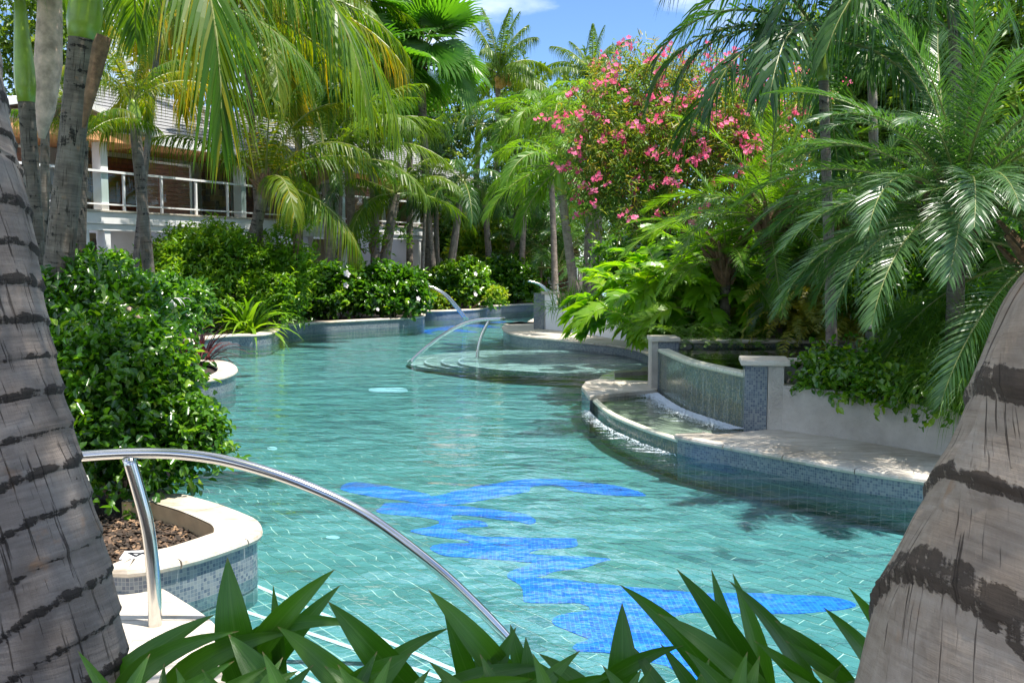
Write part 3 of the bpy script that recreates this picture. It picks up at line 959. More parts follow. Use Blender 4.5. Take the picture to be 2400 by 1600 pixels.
# right deck
rd = [(1579, 1016), (1600, 1023), (1721, 1046), (1861, 1072), (2002, 1098), (2203, 1128), (2420, 1166), (2700, 1220)]
eR, pR = edge('pool_edge', 'travertine deck edge over blue mosaic in front of the stucco planter', rd, .2, .34, .62)
inner = [P(x, y, .2) for x, y in [(1646, 1009), (1681, 1017), (1806, 1004)]]
poly = [(p.x, p.y) for p in offset_path(pR, .3)] + [(8, 3), (8, 12), (f0.x, f0.y + .3)] + [(p.x, p.y) for p in inner[::-1]]
m_ = MB(); m_.prism(poly, -.5, .196); tag(m_.build('deck', M_trav), kind='structure')

# foam
def foam(name, label, path, n, spread, z, r0, r1):
    bm = MB()
    V = []; Fc = []
    for k in range(n):
        p = path[rnd.randrange(len(path))]; q = path[min(path.index(p) + 1, len(path) - 1)]
        c = p.lerp(q, rnd.random())
        d = abs(rnd.gauss(0, spread)); t = (q - p); t = Vector((t.y, -t.x, 0)); t = t.normalized() if t.length > 0 else Vector((0, -1, 0))
        c = c + t * d + Vector((0, rnd.gauss(0, .01), 0)); r = rnd.uniform(r0, r1) * (1.2 - min(1, d / (3 * spread)))
        b = len(V)
        V += [(c.x + r, c.y, z), (c.x, c.y + r, z), (c.x - r, c.y, z), (c.x, c.y - r, z), (c.x, c.y, z + r * .9), (c.x, c.y, z - r)]
        for f_ in ((0, 1, 4), (1, 2, 4), (2, 3, 4), (3, 0, 4), (1, 0, 5), (2, 1, 5), (3, 2, 5), (0, 3, 5)): Fc.append([b + i for i in f_])
    me = mesh_np(name, V, np.array(Fc), [M_foam], smooth=True)
    return tag(link(bpy.data.objects.new(name, me)), label, 'foam', kind='stuff')


foam('foam', 'white foam where the water wall meets the basin', offset_path(wpath, -.04), 5200, .13, .15, .003, .011)
foam('foam', 'white foam along the pool below the curved basin lip', offset_path(lpath, -.03), 1100, .07, .0, .002, .007)


# ------------------------------------------------------------------ handrails
def rail_thing(label, rail, r, post=None, rp=None, Y=5.0, extra=None):
    pts = spline([D(x, y, Y) for x, y in rail], .05 if Y < 8 else .12)
    e = empty('handrail', (pts[-1].x, Y, 0), label, 'handrail', 'curved steel handrails at the pool')
    m_ = MB(); m_.tube(pts, r, 16); relp(m_.build('rail', M_steel, e, smooth=True))
    if post:
        pp = spline([D(x, y, Y) for x, y in post], .05)
        m_ = MB(); m_.tube(pp, rp, 16); relp(m_.build('post', M_steel, e, smooth=True))
    if extra:
        pts2 = [p + Vector(extra) for p in pts]
        m_ = MB(); m_.tube(pts2, r, 10); relp(m_.build('rail', M_steel, e, smooth=True))


rail_thing('large arched steel handrail rising from the near deck over the pool', [(60, 1095), (120, 1078), (175, 1070), (300, 1062), (425, 1064), (550, 1084), (700, 1132), (850, 1203), (1000, 1312), (1100, 1402), (1200, 1508), (1290, 1620), (1330, 1680)], .028,
           [(302, 1072), (322, 1140), (345, 1230), (358, 1330), (363, 1420), (363, 1520)], .034, 4.95)
rail_thing('arched steel handrail standing on the round underwater platform', [(958, 852), (1000, 813), (1050, 777), (1090, 758), (1120, 750), (1150, 748), (1184, 747)], .034, [(1146, 751), (1132, 778), (1122, 810), (1118, 842)], .03, 19.2)
rail_thing('slim twin steel hoop reaching from the hedge into the far water', [(978, 667), (995, 668), (1015, 675), (1040, 690), (1065, 717), (1090, 747)], .034, None, None, 31.5, (.09, .12, -.02))
rail_thing('farthest twin steel hoop beside the white end pier', [(1235, 658), (1250, 661), (1266, 668), (1285, 685), (1308, 708)], .034, None, None, 34.0, (.08, .12, -.02))
# ramp railing in the background
rr = empty('ramp_railing', D(1352, 690, 27), 'thin grey ramp railing between the tall grey trunks', 'railing')
m_ = MB()
for (x0, y0, x1, y1) in ((1300, 668, 1345, 658), (1300, 680, 1345, 668), (1348, 627, 1400, 618), (1350, 660, 1400, 650)):
    m_.tube([D(x0, y0, 27), D(x1, y1, 27)], .018, 6)
relp(m_.build('rails', M_steel, rr))
for x in (1307, 1353, 1372):
    m_ = MB(); m_.tube([D(x, 628 if x > 1340 else 665, 27), D(x, 690, 27)], .02, 6); relp(m_.build('post', M_steel, rr))

# ------------------------------------------------------------------ hotel building
B0 = Vector((-11.14, 26, 0)); U = Vector((.405, .914, 0)).normalized(); NN = Vector((.914, -.405, 0)).normalized()


def bp(s, n, z): return B0 + U * s + NN * n + Vector((0, 0, z))


hb = empty('hotel_building', bp(10, -2, 0), 'long two storey white hotel wing with balconies behind the palms', 'building')


def bbox(s0, s1, n0, n1, z0, z1, mat, name, parent=None, bev=0):
    c = bp((s0 + s1) / 2, (n0 + n1) / 2, (z0 + z1) / 2)
    m_ = MB(); m_.box(c, (s1 - s0, abs(n1 - n0), z1 - z0), u=U)
    if parent is None or parent is hb: return relp(m_.build(name, mat, hb, bevel=bev))
    o = m_.build(name, mat, parent, bevel=bev); o.matrix_parent_inverse = Matrix.Identity(4); return o


S0, S1 = -7, 25
bbox(S0, S1, -2.4, 0, 2.86, 3.17, M_white, 'balcony_slab')
bbox(S0, S1, -.3, .05, 3.173, 3.22, M_trav, 'slab_coping')
bbox(S0, S1, -.35, -.05, 2.68, 2.857, M_white, 'beam')
bbox(S0, S1, -5, -4.6, .1, 2.85, M_white, 'ground_floor_wall')
bbox(S0, S1, -2.7, -2.45, 3.2, 5.6, M_white, 'upper_wall')
bbox(S0, S1, -4.6, .3, .1, .2, M_trav, 'terrace')
# roof: sloped with eaves
def roof(s0, s1, z, name_mat=M_shingle):
    m_ = MB()
    k = [bp(s0, .0, z), bp(s1, .0, z), bp(s1, -4, z + 2.0), bp(s0, -4, z + 2.0), bp(s0, .0, z + .06), bp(s1, .0, z + .06), bp(s1, -4, z + 2.1), bp(s0, -4, z + 2.1)]
    m_.v = k; m_.uv = [(0, 0)] * 8; m_.f = [[0, 3, 2, 1], [4, 5, 6, 7], [0, 1, 5, 4], [1, 2, 6, 5], [2, 3, 7, 6], [3, 0, 4, 7]]; m_.m = [0] * 6
    rf = relp(m_.build('roof', M_shingle, hb))
    # shingle courses
    m_ = MB()
    for q in range(14):
        t = q / 14; c = bp((s0 + s1) / 2, -4.0 * t - .15, z + .075 + 2.04 * t + .07)
        m_.box(c, (s1 - s0, .36, .012), u=U, up=(NN * .42 + Vector((0, 0, 1))))
    o = m_.build('shingle_course', M_shingle, rf); tag(o, kind='stuff')
    return rf


roof(1.4, S1, 5.25)
bbox(1.4, S1, -.03, .03, 5.12, 5.32, M_white, 'fascia')
bbox(1.4, S1, -2.5, -.04, 5.10, 5.14, M_orange, 'soffit')
# projecting gable canopy at the left
m_ = MB()
ga = [bp(-3.2, .25, 5.32), bp(-.6, .25, 5.95), bp(2.6, .25, 5.25), bp(2.6, -3, 5.25), bp(-.6, -3, 5.95), bp(-3.2, -3, 5.32)]
m_.v = ga + [p + Vector((0, 0, .16)) for p in ga]; m_.uv = [(0, 0)] * 12
m_.f = [[0, 1, 4, 5], [1, 2, 3, 4], [6, 11, 10, 7], [7, 10, 9, 8], [0, 6, 7, 1], [1, 7, 8, 2], [2, 8, 9, 3], [5, 11, 6, 0]]; m_.m = [0] * 8
relp(m_.build('canopy_roof', M_white, hb))
bbox(-3.1, 2.4, -2.4, .1, 5.02, 5.28, M_orange, 'soffit')
piers = [-4.9, .9, 6.6, 12.3, 18.0, 23.7]
for sp_ in piers:
    bbox(sp_ - .12, sp_ + .12, -.42, -.12, 3.22, 5.1, M_white, 'pillar')
    bbox(sp_ - .10, sp_ + .10, -.32, -.08, .2, 2.68, M_white, 'column')
    bbox(sp_ - .75, sp_ - .62, -.32, -.08, .2, 2.68, M_white, 'column')
    bbox(sp_ - .16, sp_ + .16, -1.9, -1.6, .2, 2.85, M_white, 'column')
# stone piers with stones
M_st = [flat('brown_field_stone', (.17, .11, .06), .85, nscale=6, namp=.4, bumpd=.01), flat('ochre_field_stone', (.26, .18, .09), .85, nscale=6, namp=.4, bumpd=.01), flat('grey_field_stone', (.11, .09, .08), .85, nscale=6, namp=.4, bumpd=.01)]
M_mortar = flat('pale_mortar', (.30, .25, .18), .9)
stone_shared = []
for q in range(6):
    b_ = bmesh.new(); bmesh.ops.create_cube(b_, size=1)
    for v_ in b_.verts: v_.co.x *= .9; v_.co += Vector([rnd.uniform(-.08, .08) for _ in range(3)])
    me = bpy.data.meshes.new('stone'); b_.to_mesh(me); b_.free(); me.materials.append(M_st[q % 3]); stone_shared.append(me)
for sp_ in piers[1:4]:
    for z0, z1 in ((3.22, 5.05), (.2, 2.65)):
        pier = bbox(sp_ + .25, sp_ + .95, -2.0, -1.5, z0, z1, M_mortar, 'stone_pier')
        z = z0 + .1
        if sp_ > 10: continue
        while z < z1 - .1:
            for q in range(4):
                s_ = bpy.data.objects.new('stone', rnd.choice(stone_shared)); link(s_, pier)
                loc = bp(sp_ + .35 + q * .17 + rnd.uniform(-.03, .03), -1.49, z + rnd.uniform(-.02, .02))
                s_.scale = (.17, .06, .17); s_.rotation_euler = (0, 0, math.atan2(U.y, U.x)); s_.location = loc
            for q in range(3):
                s_ = bpy.data.objects.new('stone', rnd.choice(stone_shared)); link(s_, pier)
                loc = bp(sp_ + .24, -1.92 + q * .17, z + rnd.uniform(-.02, .02))
                s_.scale = (.06, .16, .17); s_.rotation_euler = (0, 0, math.atan2(U.y, U.x)); s_.location = loc
            z += .19
# doors, screens
for bi, sp_ in enumerate(piers[:-1]):
    # upper: louvred door and dark opening
    d_ = bbox(sp_ + 1.2, sp_ + 2.1, -2.44, -2.38, 3.2, 5.0, M_wood, 'louvred_door')
    for q in range(18):
        bbox(sp_ + 1.28, sp_ + 2.02, -2.377, -2.355, 3.35 + q * .09, 3.35 + q * .09 + .05, M_wood, 'slat', d_)
    op_ = bbox(sp_ + 2.3, sp_ + 4.9, -2.44, -2.40, 3.2, 4.95, M_floor_under, 'folding_screen')
    for q in range(12):
        bbox(sp_ + 2.35, sp_ + 4.85, -2.395, -2.37, 3.25 + q * .14, 3.25 + q * .14 + .125, M_wood, 'slat', op_)
    d_ = bbox(sp_ - 1.3, sp_ - .45, -2.44, -2.38, 3.2, 5.0, M_wood, 'louvred_door')
    # privacy screen with frame across the balcony
    sc_ = empty_part = None
    a0, a1 = sp_ + 2.2, sp_ + 4.4
    fr = bbox(a0, a0 + .07, -1.2, -1.13, 3.22, 4.75, M_white, 'screen_frame')
    bbox(a1, a1 + .07, -1.2, -1.13, 3.22, 4.75, M_white, 'frame_post', fr)
    bbox(a0, a1 + .07, -1.2, -1.13, 4.753, 4.82, M_white, 'frame_rail', fr)
    for q in range(11):
        bbox(a0 + .08, a1 - .01, -1.18, -1.15, 3.3 + q * .13, 3.3 + q * .13 + .12, M_wood2, 'slat', fr)
    # lower floor
    d_ = bbox(sp_ + .4, sp_ + 1.3, -4.58, -4.5, .2, 2.4, M_wood, 'door')
    bbox(sp_ + .48, sp_ + .52, -4.49, -4.46, 1.1, 1.3, M_steel, 'handle', d_)
    bbox(sp_ + 2.2, sp_ + 4.4, -4.58, -4.5, .2, 2.4, M_wood, 'door')
    bbox(sp_ + 1.7, sp_ + 1.9, -4.4, -.6, .2, 2.85, M_white, 'partition_wall')
    bbox(sp_ + 2.5, sp_ + 3.9, -.25, -.18, 1.15, 1.22, M_white, 'terrace_rail')
# railing
ra = bbox(S0, S1, -.16, -.06, 4.22, 4.28, M_white, 'railing')
bbox(S0, S1, -.14, -.08, 3.36, 3.40, M_white, 'bottom_rail', ra)
M_glass, Ng, Lg, Bg = newmat('clear_railing_glass')
trn = Ng.new('ShaderNodeBsdfTransparent'); trn.inputs[0].default_value = (.9, .94, .93, 1)
gls = Ng.new('ShaderNodeBsdfGlossy'); gls.inputs['Roughness'].default_value = .02
fre = Ng.new('ShaderNodeLayerWeight'); fre.inputs[0].default_value = .15
frm = Ng.new('ShaderNodeMath'); frm.operation = 'MULTIPLY'; frm.inputs[1].default_value = .35; Lg.new(fre.outputs['Facing'], frm.inputs[0])
ms_ = Ng.new('ShaderNodeMixShader'); Lg.new(frm.outputs[0], ms_.inputs[0]); Lg.new(trn.outputs[0], ms_.inputs[1]); Lg.new(gls.outputs[0], ms_.inputs[2]); Lg.new(ms_.outputs[0], Ng['Material Output'].inputs['Surface'])
s_ = S0
while s_ < S1:
    bbox(s_, s_ + .06, -.14, -.08, 3.22, 4.22, M_white, 'post', ra)
    bbox(s_ + .1, s_ + 1.32, -.115, -.105, 3.43, 4.19, M_glass, 'pane', ra)
    s_ += 1.42
# far wing seen between the palms
fw = empty('hotel_building', (2, 47, 0), 'distant white hotel wing glimpsed between thin palm trunks', 'building')
m_ = MB(); m_.box((-1.5, 49, 3.05), (9, 2, .45)); relp(m_.build('balcony_slab', M_white, fw))
m_ = MB(); m_.box((-1.5, 51, 2.8), (9, .3, 5.6)); relp(m_.build('wall', M_white, fw))
m_ = MB(); m_.box((-1.5, 48.1, 4.3), (9, .08, .08)); relp(m_.build('railing', M_white, fw))
for x in (-3.5, -1.6, .4, 2.0):
    m_ = MB(); m_.box((x, 48.2, 1.5), (.3, .3, 2.6)); relp(m_.build('column', M_white, fw))
    m_ = MB(); m_.box((x + .9, 50.8, 1.4), (1.0, .1, 2.4)); relp(m_.build('door', M_wood, fw))

# iron chair on the balcony
ch = empty('iron_chair', bp(.2, -1.0, 3.2), 'black wrought iron chair on the left balcony', 'chair')
m_ = MB(); m_.box((0, 0, .45), (.42, .42, .03), u=U); m_.build('seat', M_iron, ch)
m_ = MB()
arc = [Vector((-.2 + .4 * t, .19, .45 + .45 * math.sin(math.pi * (.15 + .7 * t)))) for t in [k / 10 for k in range(11)]]
m_.tube(arc, .014, 6)
for q in range(1, 10, 2): m_.tube([Vector((arc[q].x, .19, .45)), arc[q]], .008, 5)
m_.build('backrest', M_iron, ch)
for x, y in ((-.19, -.19), (.19, -.19), (-.19, .19), (.19, .19)):
    m_ = MB(); m_.tube([(x, y, .45), (x * 1.1, y * 1.1, 0)], .013, 6); m_.build('leg', M_iron, ch)
# blue lounger
lo = empty('sun_lounger', D(208, 655, 17), 'blue cushioned lounger glimpsed behind the left shrubs', 'lounger')
m_ = MB(); m_.box((0, 0, -.02), (1.7, .6, .1)); m_.build('cushion', M_blue_cloth, lo, bevel=.03)
m_ = MB(); m_.box((-.6, 0, .12), (.6, .6, .1), u=(1, 0, -.5)); m_.build('headrest', M_blue_cloth, lo, bevel=.03)
for x in (-.7, .7):
    m_ = MB(); m_.box((x, 0, -.3), (.06, .5, .5)); m_.build('leg', M_white, lo)


# ------------------------------------------------------------------ plants: builders
def frond(name, Lr, e0, droop, n, ll, lw, a0=75, a1=22, ld=.35, vee=20, rad=.02, pet=.12, jit=.1, mat=None, seed=0, dpow=1.3, segs=3, tonebase=.45, yellow=0, tipcurl=0):
    r = random.Random(seed)
    e0, droop = R(e0), R(droop)
    NS = 26
    pts = [Vector((0, 0, 0))]; tans = []
    for i in range(NS):
        th = e0 - droop * ((i + .5) / NS) ** dpow
        t = Vector((math.cos(th), 0, math.sin(th))); tans.append(t); pts.append(pts[-1] + t * (Lr / NS))
    tans.append(tans[-1])

    def at(t):
        x = t * NS; i = min(int(x), NS - 1); return pts[i].lerp(pts[i + 1], x - i), tans[i].lerp(tans[min(i + 1, NS)], x - i).normalized()
    m_ = MB()
    m_.tube([at(k / 12)[0] for k in range(13)], [rad * (1 - .85 * k / 12) for k in range(13)], 5, m=1, cap=False)
    tones = [.5] * len(m_.f)
    V, Fc = m_.v, m_.f
    for i in range(n):
        t = pet + (1 - pet) * (i + .5) / n
        u = (t - pet) / (1 - pet)
        l0 = ll * (.45 + .55 * math.sin(math.pi * min(1, .12 + u * .80))) * (1 if u < .8 else 1 - (u - .8) * 2.2)
        ang = R(a0 + (a1 - a0) * u)
        for sd_ in (-1, 1):
            p, tg = at(min(1, t + r.uniform(-.3, .3) / n))
            up = Vector((-tg.z, 0, tg.x))
            l = l0 * r.uniform(1 - jit, 1 + jit); an = ang * r.uniform(1 - jit, 1 + jit)
            vv = R(vee + r.uniform(-14, 14))
            side = Vector((0, sd_ * math.cos(vv), 0)) + up * math.sin(vv)
            d = (tg * math.cos(an) + side * math.sin(an)).normalized()
            wd = tg - d * tg.dot(d)
            wd = (wd.normalized() + up * r.uniform(-.5, .5)).normalized()
            k = len(V); L2 = l * ld * r.uniform(.7, 1.3)
            prev = None
            for q in range(segs + 1):
                s_ = q / segs
                c = p + d * (l * s_) + Vector((0, 0, -1)) * (L2 * s_ ** 2.2) - d * (L2 * .4 * s_ ** 2.5)
                ww = lw * (.55 if q == 0 else (1.0 if s_ < .5 else (1.1 - s_)))
                if q == segs: V.append(c); m_.uv.append((0, 0))
                else:
                    V.append(c - wd * ww / 2); V.append(c + wd * ww / 2); m_.uv += [(0, 0), (0, 0)]
            tn = tonebase + r.uniform(-.14, .16) + yellow * (r.random() ** 3)
            for q in range(segs - 1):
                Fc.append([k + 2 * q, k + 2 * q + 1, k + 2 * q + 3, k + 2 * q + 2]); m_.m.append(0); tones.append(tn)
            Fc.append([k + 2 * (segs - 1), k + 2 * (segs - 1) + 1, k + 2 * segs]); m_.m.append(0); tones.append(tn + yellow * .3)
    return mesh_np(name, [tuple(v_) for v_ in V], Fc, [mat, M_rachis], tone=tones, mi=m_.m)


def fan(name, petl, e0, rfan, seed, mat, spread=112, nseg=32, droop=0):
    r = random.Random(seed)
    m_ = MB(); e = R(e0)
    tip = Vector((math.cos(e) * petl, 0, math.sin(e) * petl))
    m_.tube([Vector((0, 0, 0)), tip * .5 + Vector((0, 0, .03)), tip], [.035, .022, .016], 5, m=1, cap=False)
    tones = [.5] * len(m_.f)
    bt = R(e0 - 12 - droop)  # blade direction
    ax = Vector((math.cos(bt), 0, math.sin(bt))); up = Vector((-math.sin(bt), 0, math.cos(bt)))
    for i in range(nseg):
        a = R(-spread + 2 * spread * (i + .5) / nseg); da = R(spread / nseg)
        l = rfan * (1 - .25 * abs(a) / R(spread)) * r.uniform(.93, 1.05)
        tn = .45 + r.uniform(-.1, .15)
        def pt(an, ll, h):
            d = ax * math.cos(an) + Vector((0, 1, 0)) * math.sin(an)
            return tip + d * ll + up * h + up * (.16 * ll * (abs(an) / R(spread)) ** 1) + Vector((0, 0, -1)) * (droop / 90 * .35 * (ll / rfan) ** 3 * rfan)
        k = len(m_.v); h = rfan * .02
        pts = [pt(a, 0.02, 0), pt(a - da, l * .62, -h), pt(a, l * .62, h), pt(a + da, l * .62, -h), pt(a + r.uniform(-.02, .02), l, -h - r.uniform(0, .08) * rfan), pt(a - da * .5, l * .82, -h * .6), pt(a + da * .5, l * .82, -h * .6), pt(a, l * .84, 0)]
        m_.v += pts; m_.uv += [(0, 0)] * 8
        for f_ in ((0, 1, 2), (0, 2, 3), (1, 5, 7, 2), (2, 7, 6, 3), (5, 4, 7), (7, 4, 6)):
            m_.f.append([k + q for q in f_]); m_.m.append(0); tones.append(tn)
    return mesh_np(name, [tuple(v_) for v_ in m_.v], m_.f, [mat, M_rachis], tone=tones, mi=m_.m)


SP = {}


def species(key, elevs, **kw):
    SP[key] = [frond('frond', e0=e, droop=dr, seed=hash((e, dr)) % 1000 + i, **kw) for i, (e, dr) in enumerate(elevs)]


EL = [(82, 45), (68, 70), (52, 80), (36, 80), (18, 75), (0, 62), (-22, 45)]
species('coco', EL, Lr=3.3, n=78, ll=.85, lw=.038, ld=.7, vee=2, rad=.035, mat=M_frond, jit=.08, tonebase=.45)
species('cocoy', EL, Lr=3.0, n=72, ll=.78, lw=.036, ld=.9, vee=-4, rad=.03, mat=M_yfrond, jit=.1, tonebase=.42, yellow=.25)
species('wind', [(85, 30), (75, 45), (62, 70), (45, 80), (25, 70), (5, 60), (-15, 45)], Lr=3.3, n=84, ll=.85, lw=.05, ld=1.0, vee=-15, rad=.035, mat=M_frond, jit=.15)
species('ado', [(72, 90), (58, 105), (42, 110), (25, 100), (8, 85), (-8, 60), (-25, 40)], Lr=1.75, n=46, ll=.50, lw=.034, a0=70, a1=25, ld=.55, vee=25, rad=.022, mat=M_lime, jit=.16, tonebase=.4)
species('adod', [(72, 90), (58, 105), (42, 110), (25, 100), (8, 85), (-8, 60), (-25, 40)], Lr=1.9, n=42, ll=.55, lw=.030, a0=70, a1=25, ld=.7, vee=20, rad=.022, mat=M_dark, jit=.18)
species('phx', [(80, 45), (66, 68), (50, 78), (34, 80), (18, 75), (0, 70), (-15, 60)], Lr=2.0, n=84, ll=.37, lw=.0145, a0=65, a1=30, ld=.25, vee=22, rad=.016, mat=M_phx, jit=.12, segs=3)
species('phxl', [(82, 40), (68, 60), (50, 68), (34, 70), (18, 65), (0, 60), (-15, 50)], Lr=2.0, n=74, ll=.36, lw=.017, a0=62, a1=28, ld=.15, vee=15, rad=.016, mat=M_lime, jit=.1, tonebase=.3)
species('areca', [(84, 40), (76, 60), (66, 75), (55, 85), (40, 80), (25, 70), (10, 60)], Lr=2.1, n=38, ll=.5, lw=.035, a0=60, a1=25, ld=.3, vee=28, rad=.015, mat=M_dark, jit=.1, tonebase=.55)
SP['fan'] = [fan('fan_leaf', 1.0, e, 1.35, i, M_fan, droop=d) for i, (e, d) in enumerate(((86, -6), (70, 5), (52, 15), (35, 28), (15, 40), (-8, 40), (-30, 35)))]
GA = 2.39996


def trunk_mesh(pts, rads, mat, ring=.12, nside=14, seed=0, amp=.035, tall=None, dark=.6, tilt=.22):
    """pts: bezier control list; sawtooth leaf scar rings"""
    path = spline(pts, .03 if tall is None else tall)
    L = [0]
    for a, b in zip(path, path[1:]): L.append(L[-1] + (b - a).length)
    T = L[-1]; V = []; uv = []; sc = []
    ref = Vector((0, 1, 0)); n = nside
    for i, p in enumerate(path):
        t = (path[min(i + 1, len(path) - 1)] - path[max(i - 1, 0)]).normalized()
        a = t.cross(ref).normalized(); b = a.cross(t).normalized()
        u = L[i] / T; r = np.interp(u, np.linspace(0, 1, len(rads)), rads)
        for j in range(n + 1):
            th = 2 * math.pi * (j % n) / n
            wob = noise.noise(Vector((math.cos(th) * .8 + seed, math.sin(th) * .8, L[i] * 1.2)))
            k = (L[i] + wob * ring * .4 + math.sin(th + seed) * ring * tilt) / (ring * (1 + .3 * noise.noise(Vector((L[i] * .7, seed, 1)))))
            fr_ = k % 1
            saw = (1 - fr_) ** 2 if fr_ > .12 else fr_ / .12
            fine = noise.noise(Vector((math.cos(th) * 5, math.sin(th) * 5, L[i] * 9 + seed)))
            rr_ = r * (1 + amp * saw + .02 * fine + .04 * wob)
            V.append(p + (a * math.cos(th) + b * math.sin(th)) * rr_); uv.append((j / n * 2 * math.pi * r, L[i]))
            lim = (.10 + .22 * ((int(k) * 7919 + seed * 31) % 101) / 101) + .12 * fine
            s_ = min(1, max(0, (lim - fr_) / .07)) if fr_ < .6 else max(0, (fr_ - .95) / .05)
            sc.append(s_ * (dark * .75 + .3 * fine) + max(0, .5 * wob + .25 * fine) * .6)
    Fc = []
    n1_ = n + 1
    for i in range(len(path) - 1):
        for j in range(n):
            Fc.append([i * n1_ + j, i * n1_ + j + 1, (i + 1) * n1_ + j + 1, (i + 1) * n1_ + j])
    me = mesh_np('trunk', [tuple(v_) for v_ in V], np.array(Fc), [mat], uv=uv, smooth=True)
    at = me.attributes.new('scar', 'FLOAT', 'POINT'); at.data.foreach_set('value', np.clip(np.array(sc, dtype=np.float32), 0, 1))
    return me


def palm(label, base, top, r0, r1, sp, nf, scale=1.0, shaft=0, mat=None, bend=.0, seed=0, lo=0, hi=6, cat='palm tree', group='palms', hero=(), name='palm_tree', az0=0, boots=0, ring=.1, avoid=None, nside=14, tilt=12):
    r = random.Random(seed)
    base, top = Vector(base), Vector(top)
    e = empty(name, base, label, cat, group)
    h = top - base
    side = Vector((h.y, -h.x, 0)) if (h.x or h.y) else Vector((1, 0, 0))
    mid1 = base + h * .33 + Vector((bend, 0, 0)); mid2 = base + h * .66 + Vector((bend, 0, 0))
    pts = [p - base for p in (base - Vector((0, 0, .15)), mid1, mid2, top)]
    me = trunk_mesh(pts, [r0 * 1.35, r0, (r0 + r1) / 2, r1, r1], mat or M_bark, ring, nside, seed)
    link(bpy.data.objects.new('trunk', me), e)
    c = top - base
    d = (pts[-1] - pts[-2]).normalized()
    if shaft:
        m_ = MB(); m_.tube([c + d * (shaft * k / 6) for k in range(7)], [r1 * x for x in (1.05, 1.3, 1.25, 1.1, .95, .8, .6)], 12)
        m_.build('crownshaft', M_shaft, e, smooth=True); c = c + d * shaft * .92
    if boots:
        m_ = MB()
        for k in range(14):
            a = k * GA; z = .5 * k / 14
            q = c + Vector((math.cos(a) * r1, math.sin(a) * r1, z * .8 - .35))
            m_.tube([q, q + Vector((math.cos(a) * .12, math.sin(a) * .12, .22)), q + Vector((math.cos(a) * .3, math.sin(a) * .3, .42))], [.05, .04, .02], 5)
        m_.tube([c + Vector((0, 0, -.4)), c + Vector((0, 0, -.1)), c + Vector((0, 0, .25))], [r1, r1 * 1.5, r1 * .8], 10)
        m_.build('leaf_bases', M_fiber, e)
    vs = SP[sp]
    for k in range(nf):
        u = k / max(1, nf - 1)
        az = az0 + k * GA + r.uniform(-.2, .2)
        vi = int(round(lo + (hi - lo) * (u ** .85) + r.uniform(-.4, .4)))
        if avoid and avoid(az % (2 * math.pi), vi): continue
        o = bpy.data.objects.new('frond', vs[max(0, min(6, vi))]); link(o, e)
        o.location = c; s_ = scale * r.uniform(.88, 1.08); o.scale = (s_, s_, s_)
        o.rotation_euler = (R(r.uniform(-tilt, tilt)), R(r.uniform(-6, 6)), az)
    for (az, vi, s_) in hero:
        o = bpy.data.objects.new('frond', vs[vi]); link(o, e)
        o.location = c; o.scale = (s_, s_, s_); o.rotation_euler = (0, 0, R(az))
    return e, c + base


def gz(px, Y, z=.2):
    """point on the ground under pixel column px at distance Y"""
    u = (px - 1200) / F
    return Vector((u * (Y * math.cos(PITCH) * 1.0 + 0) + u * 0, Y, z)) if 0 else Vector((D(px, 650, Y).x, Y, z))


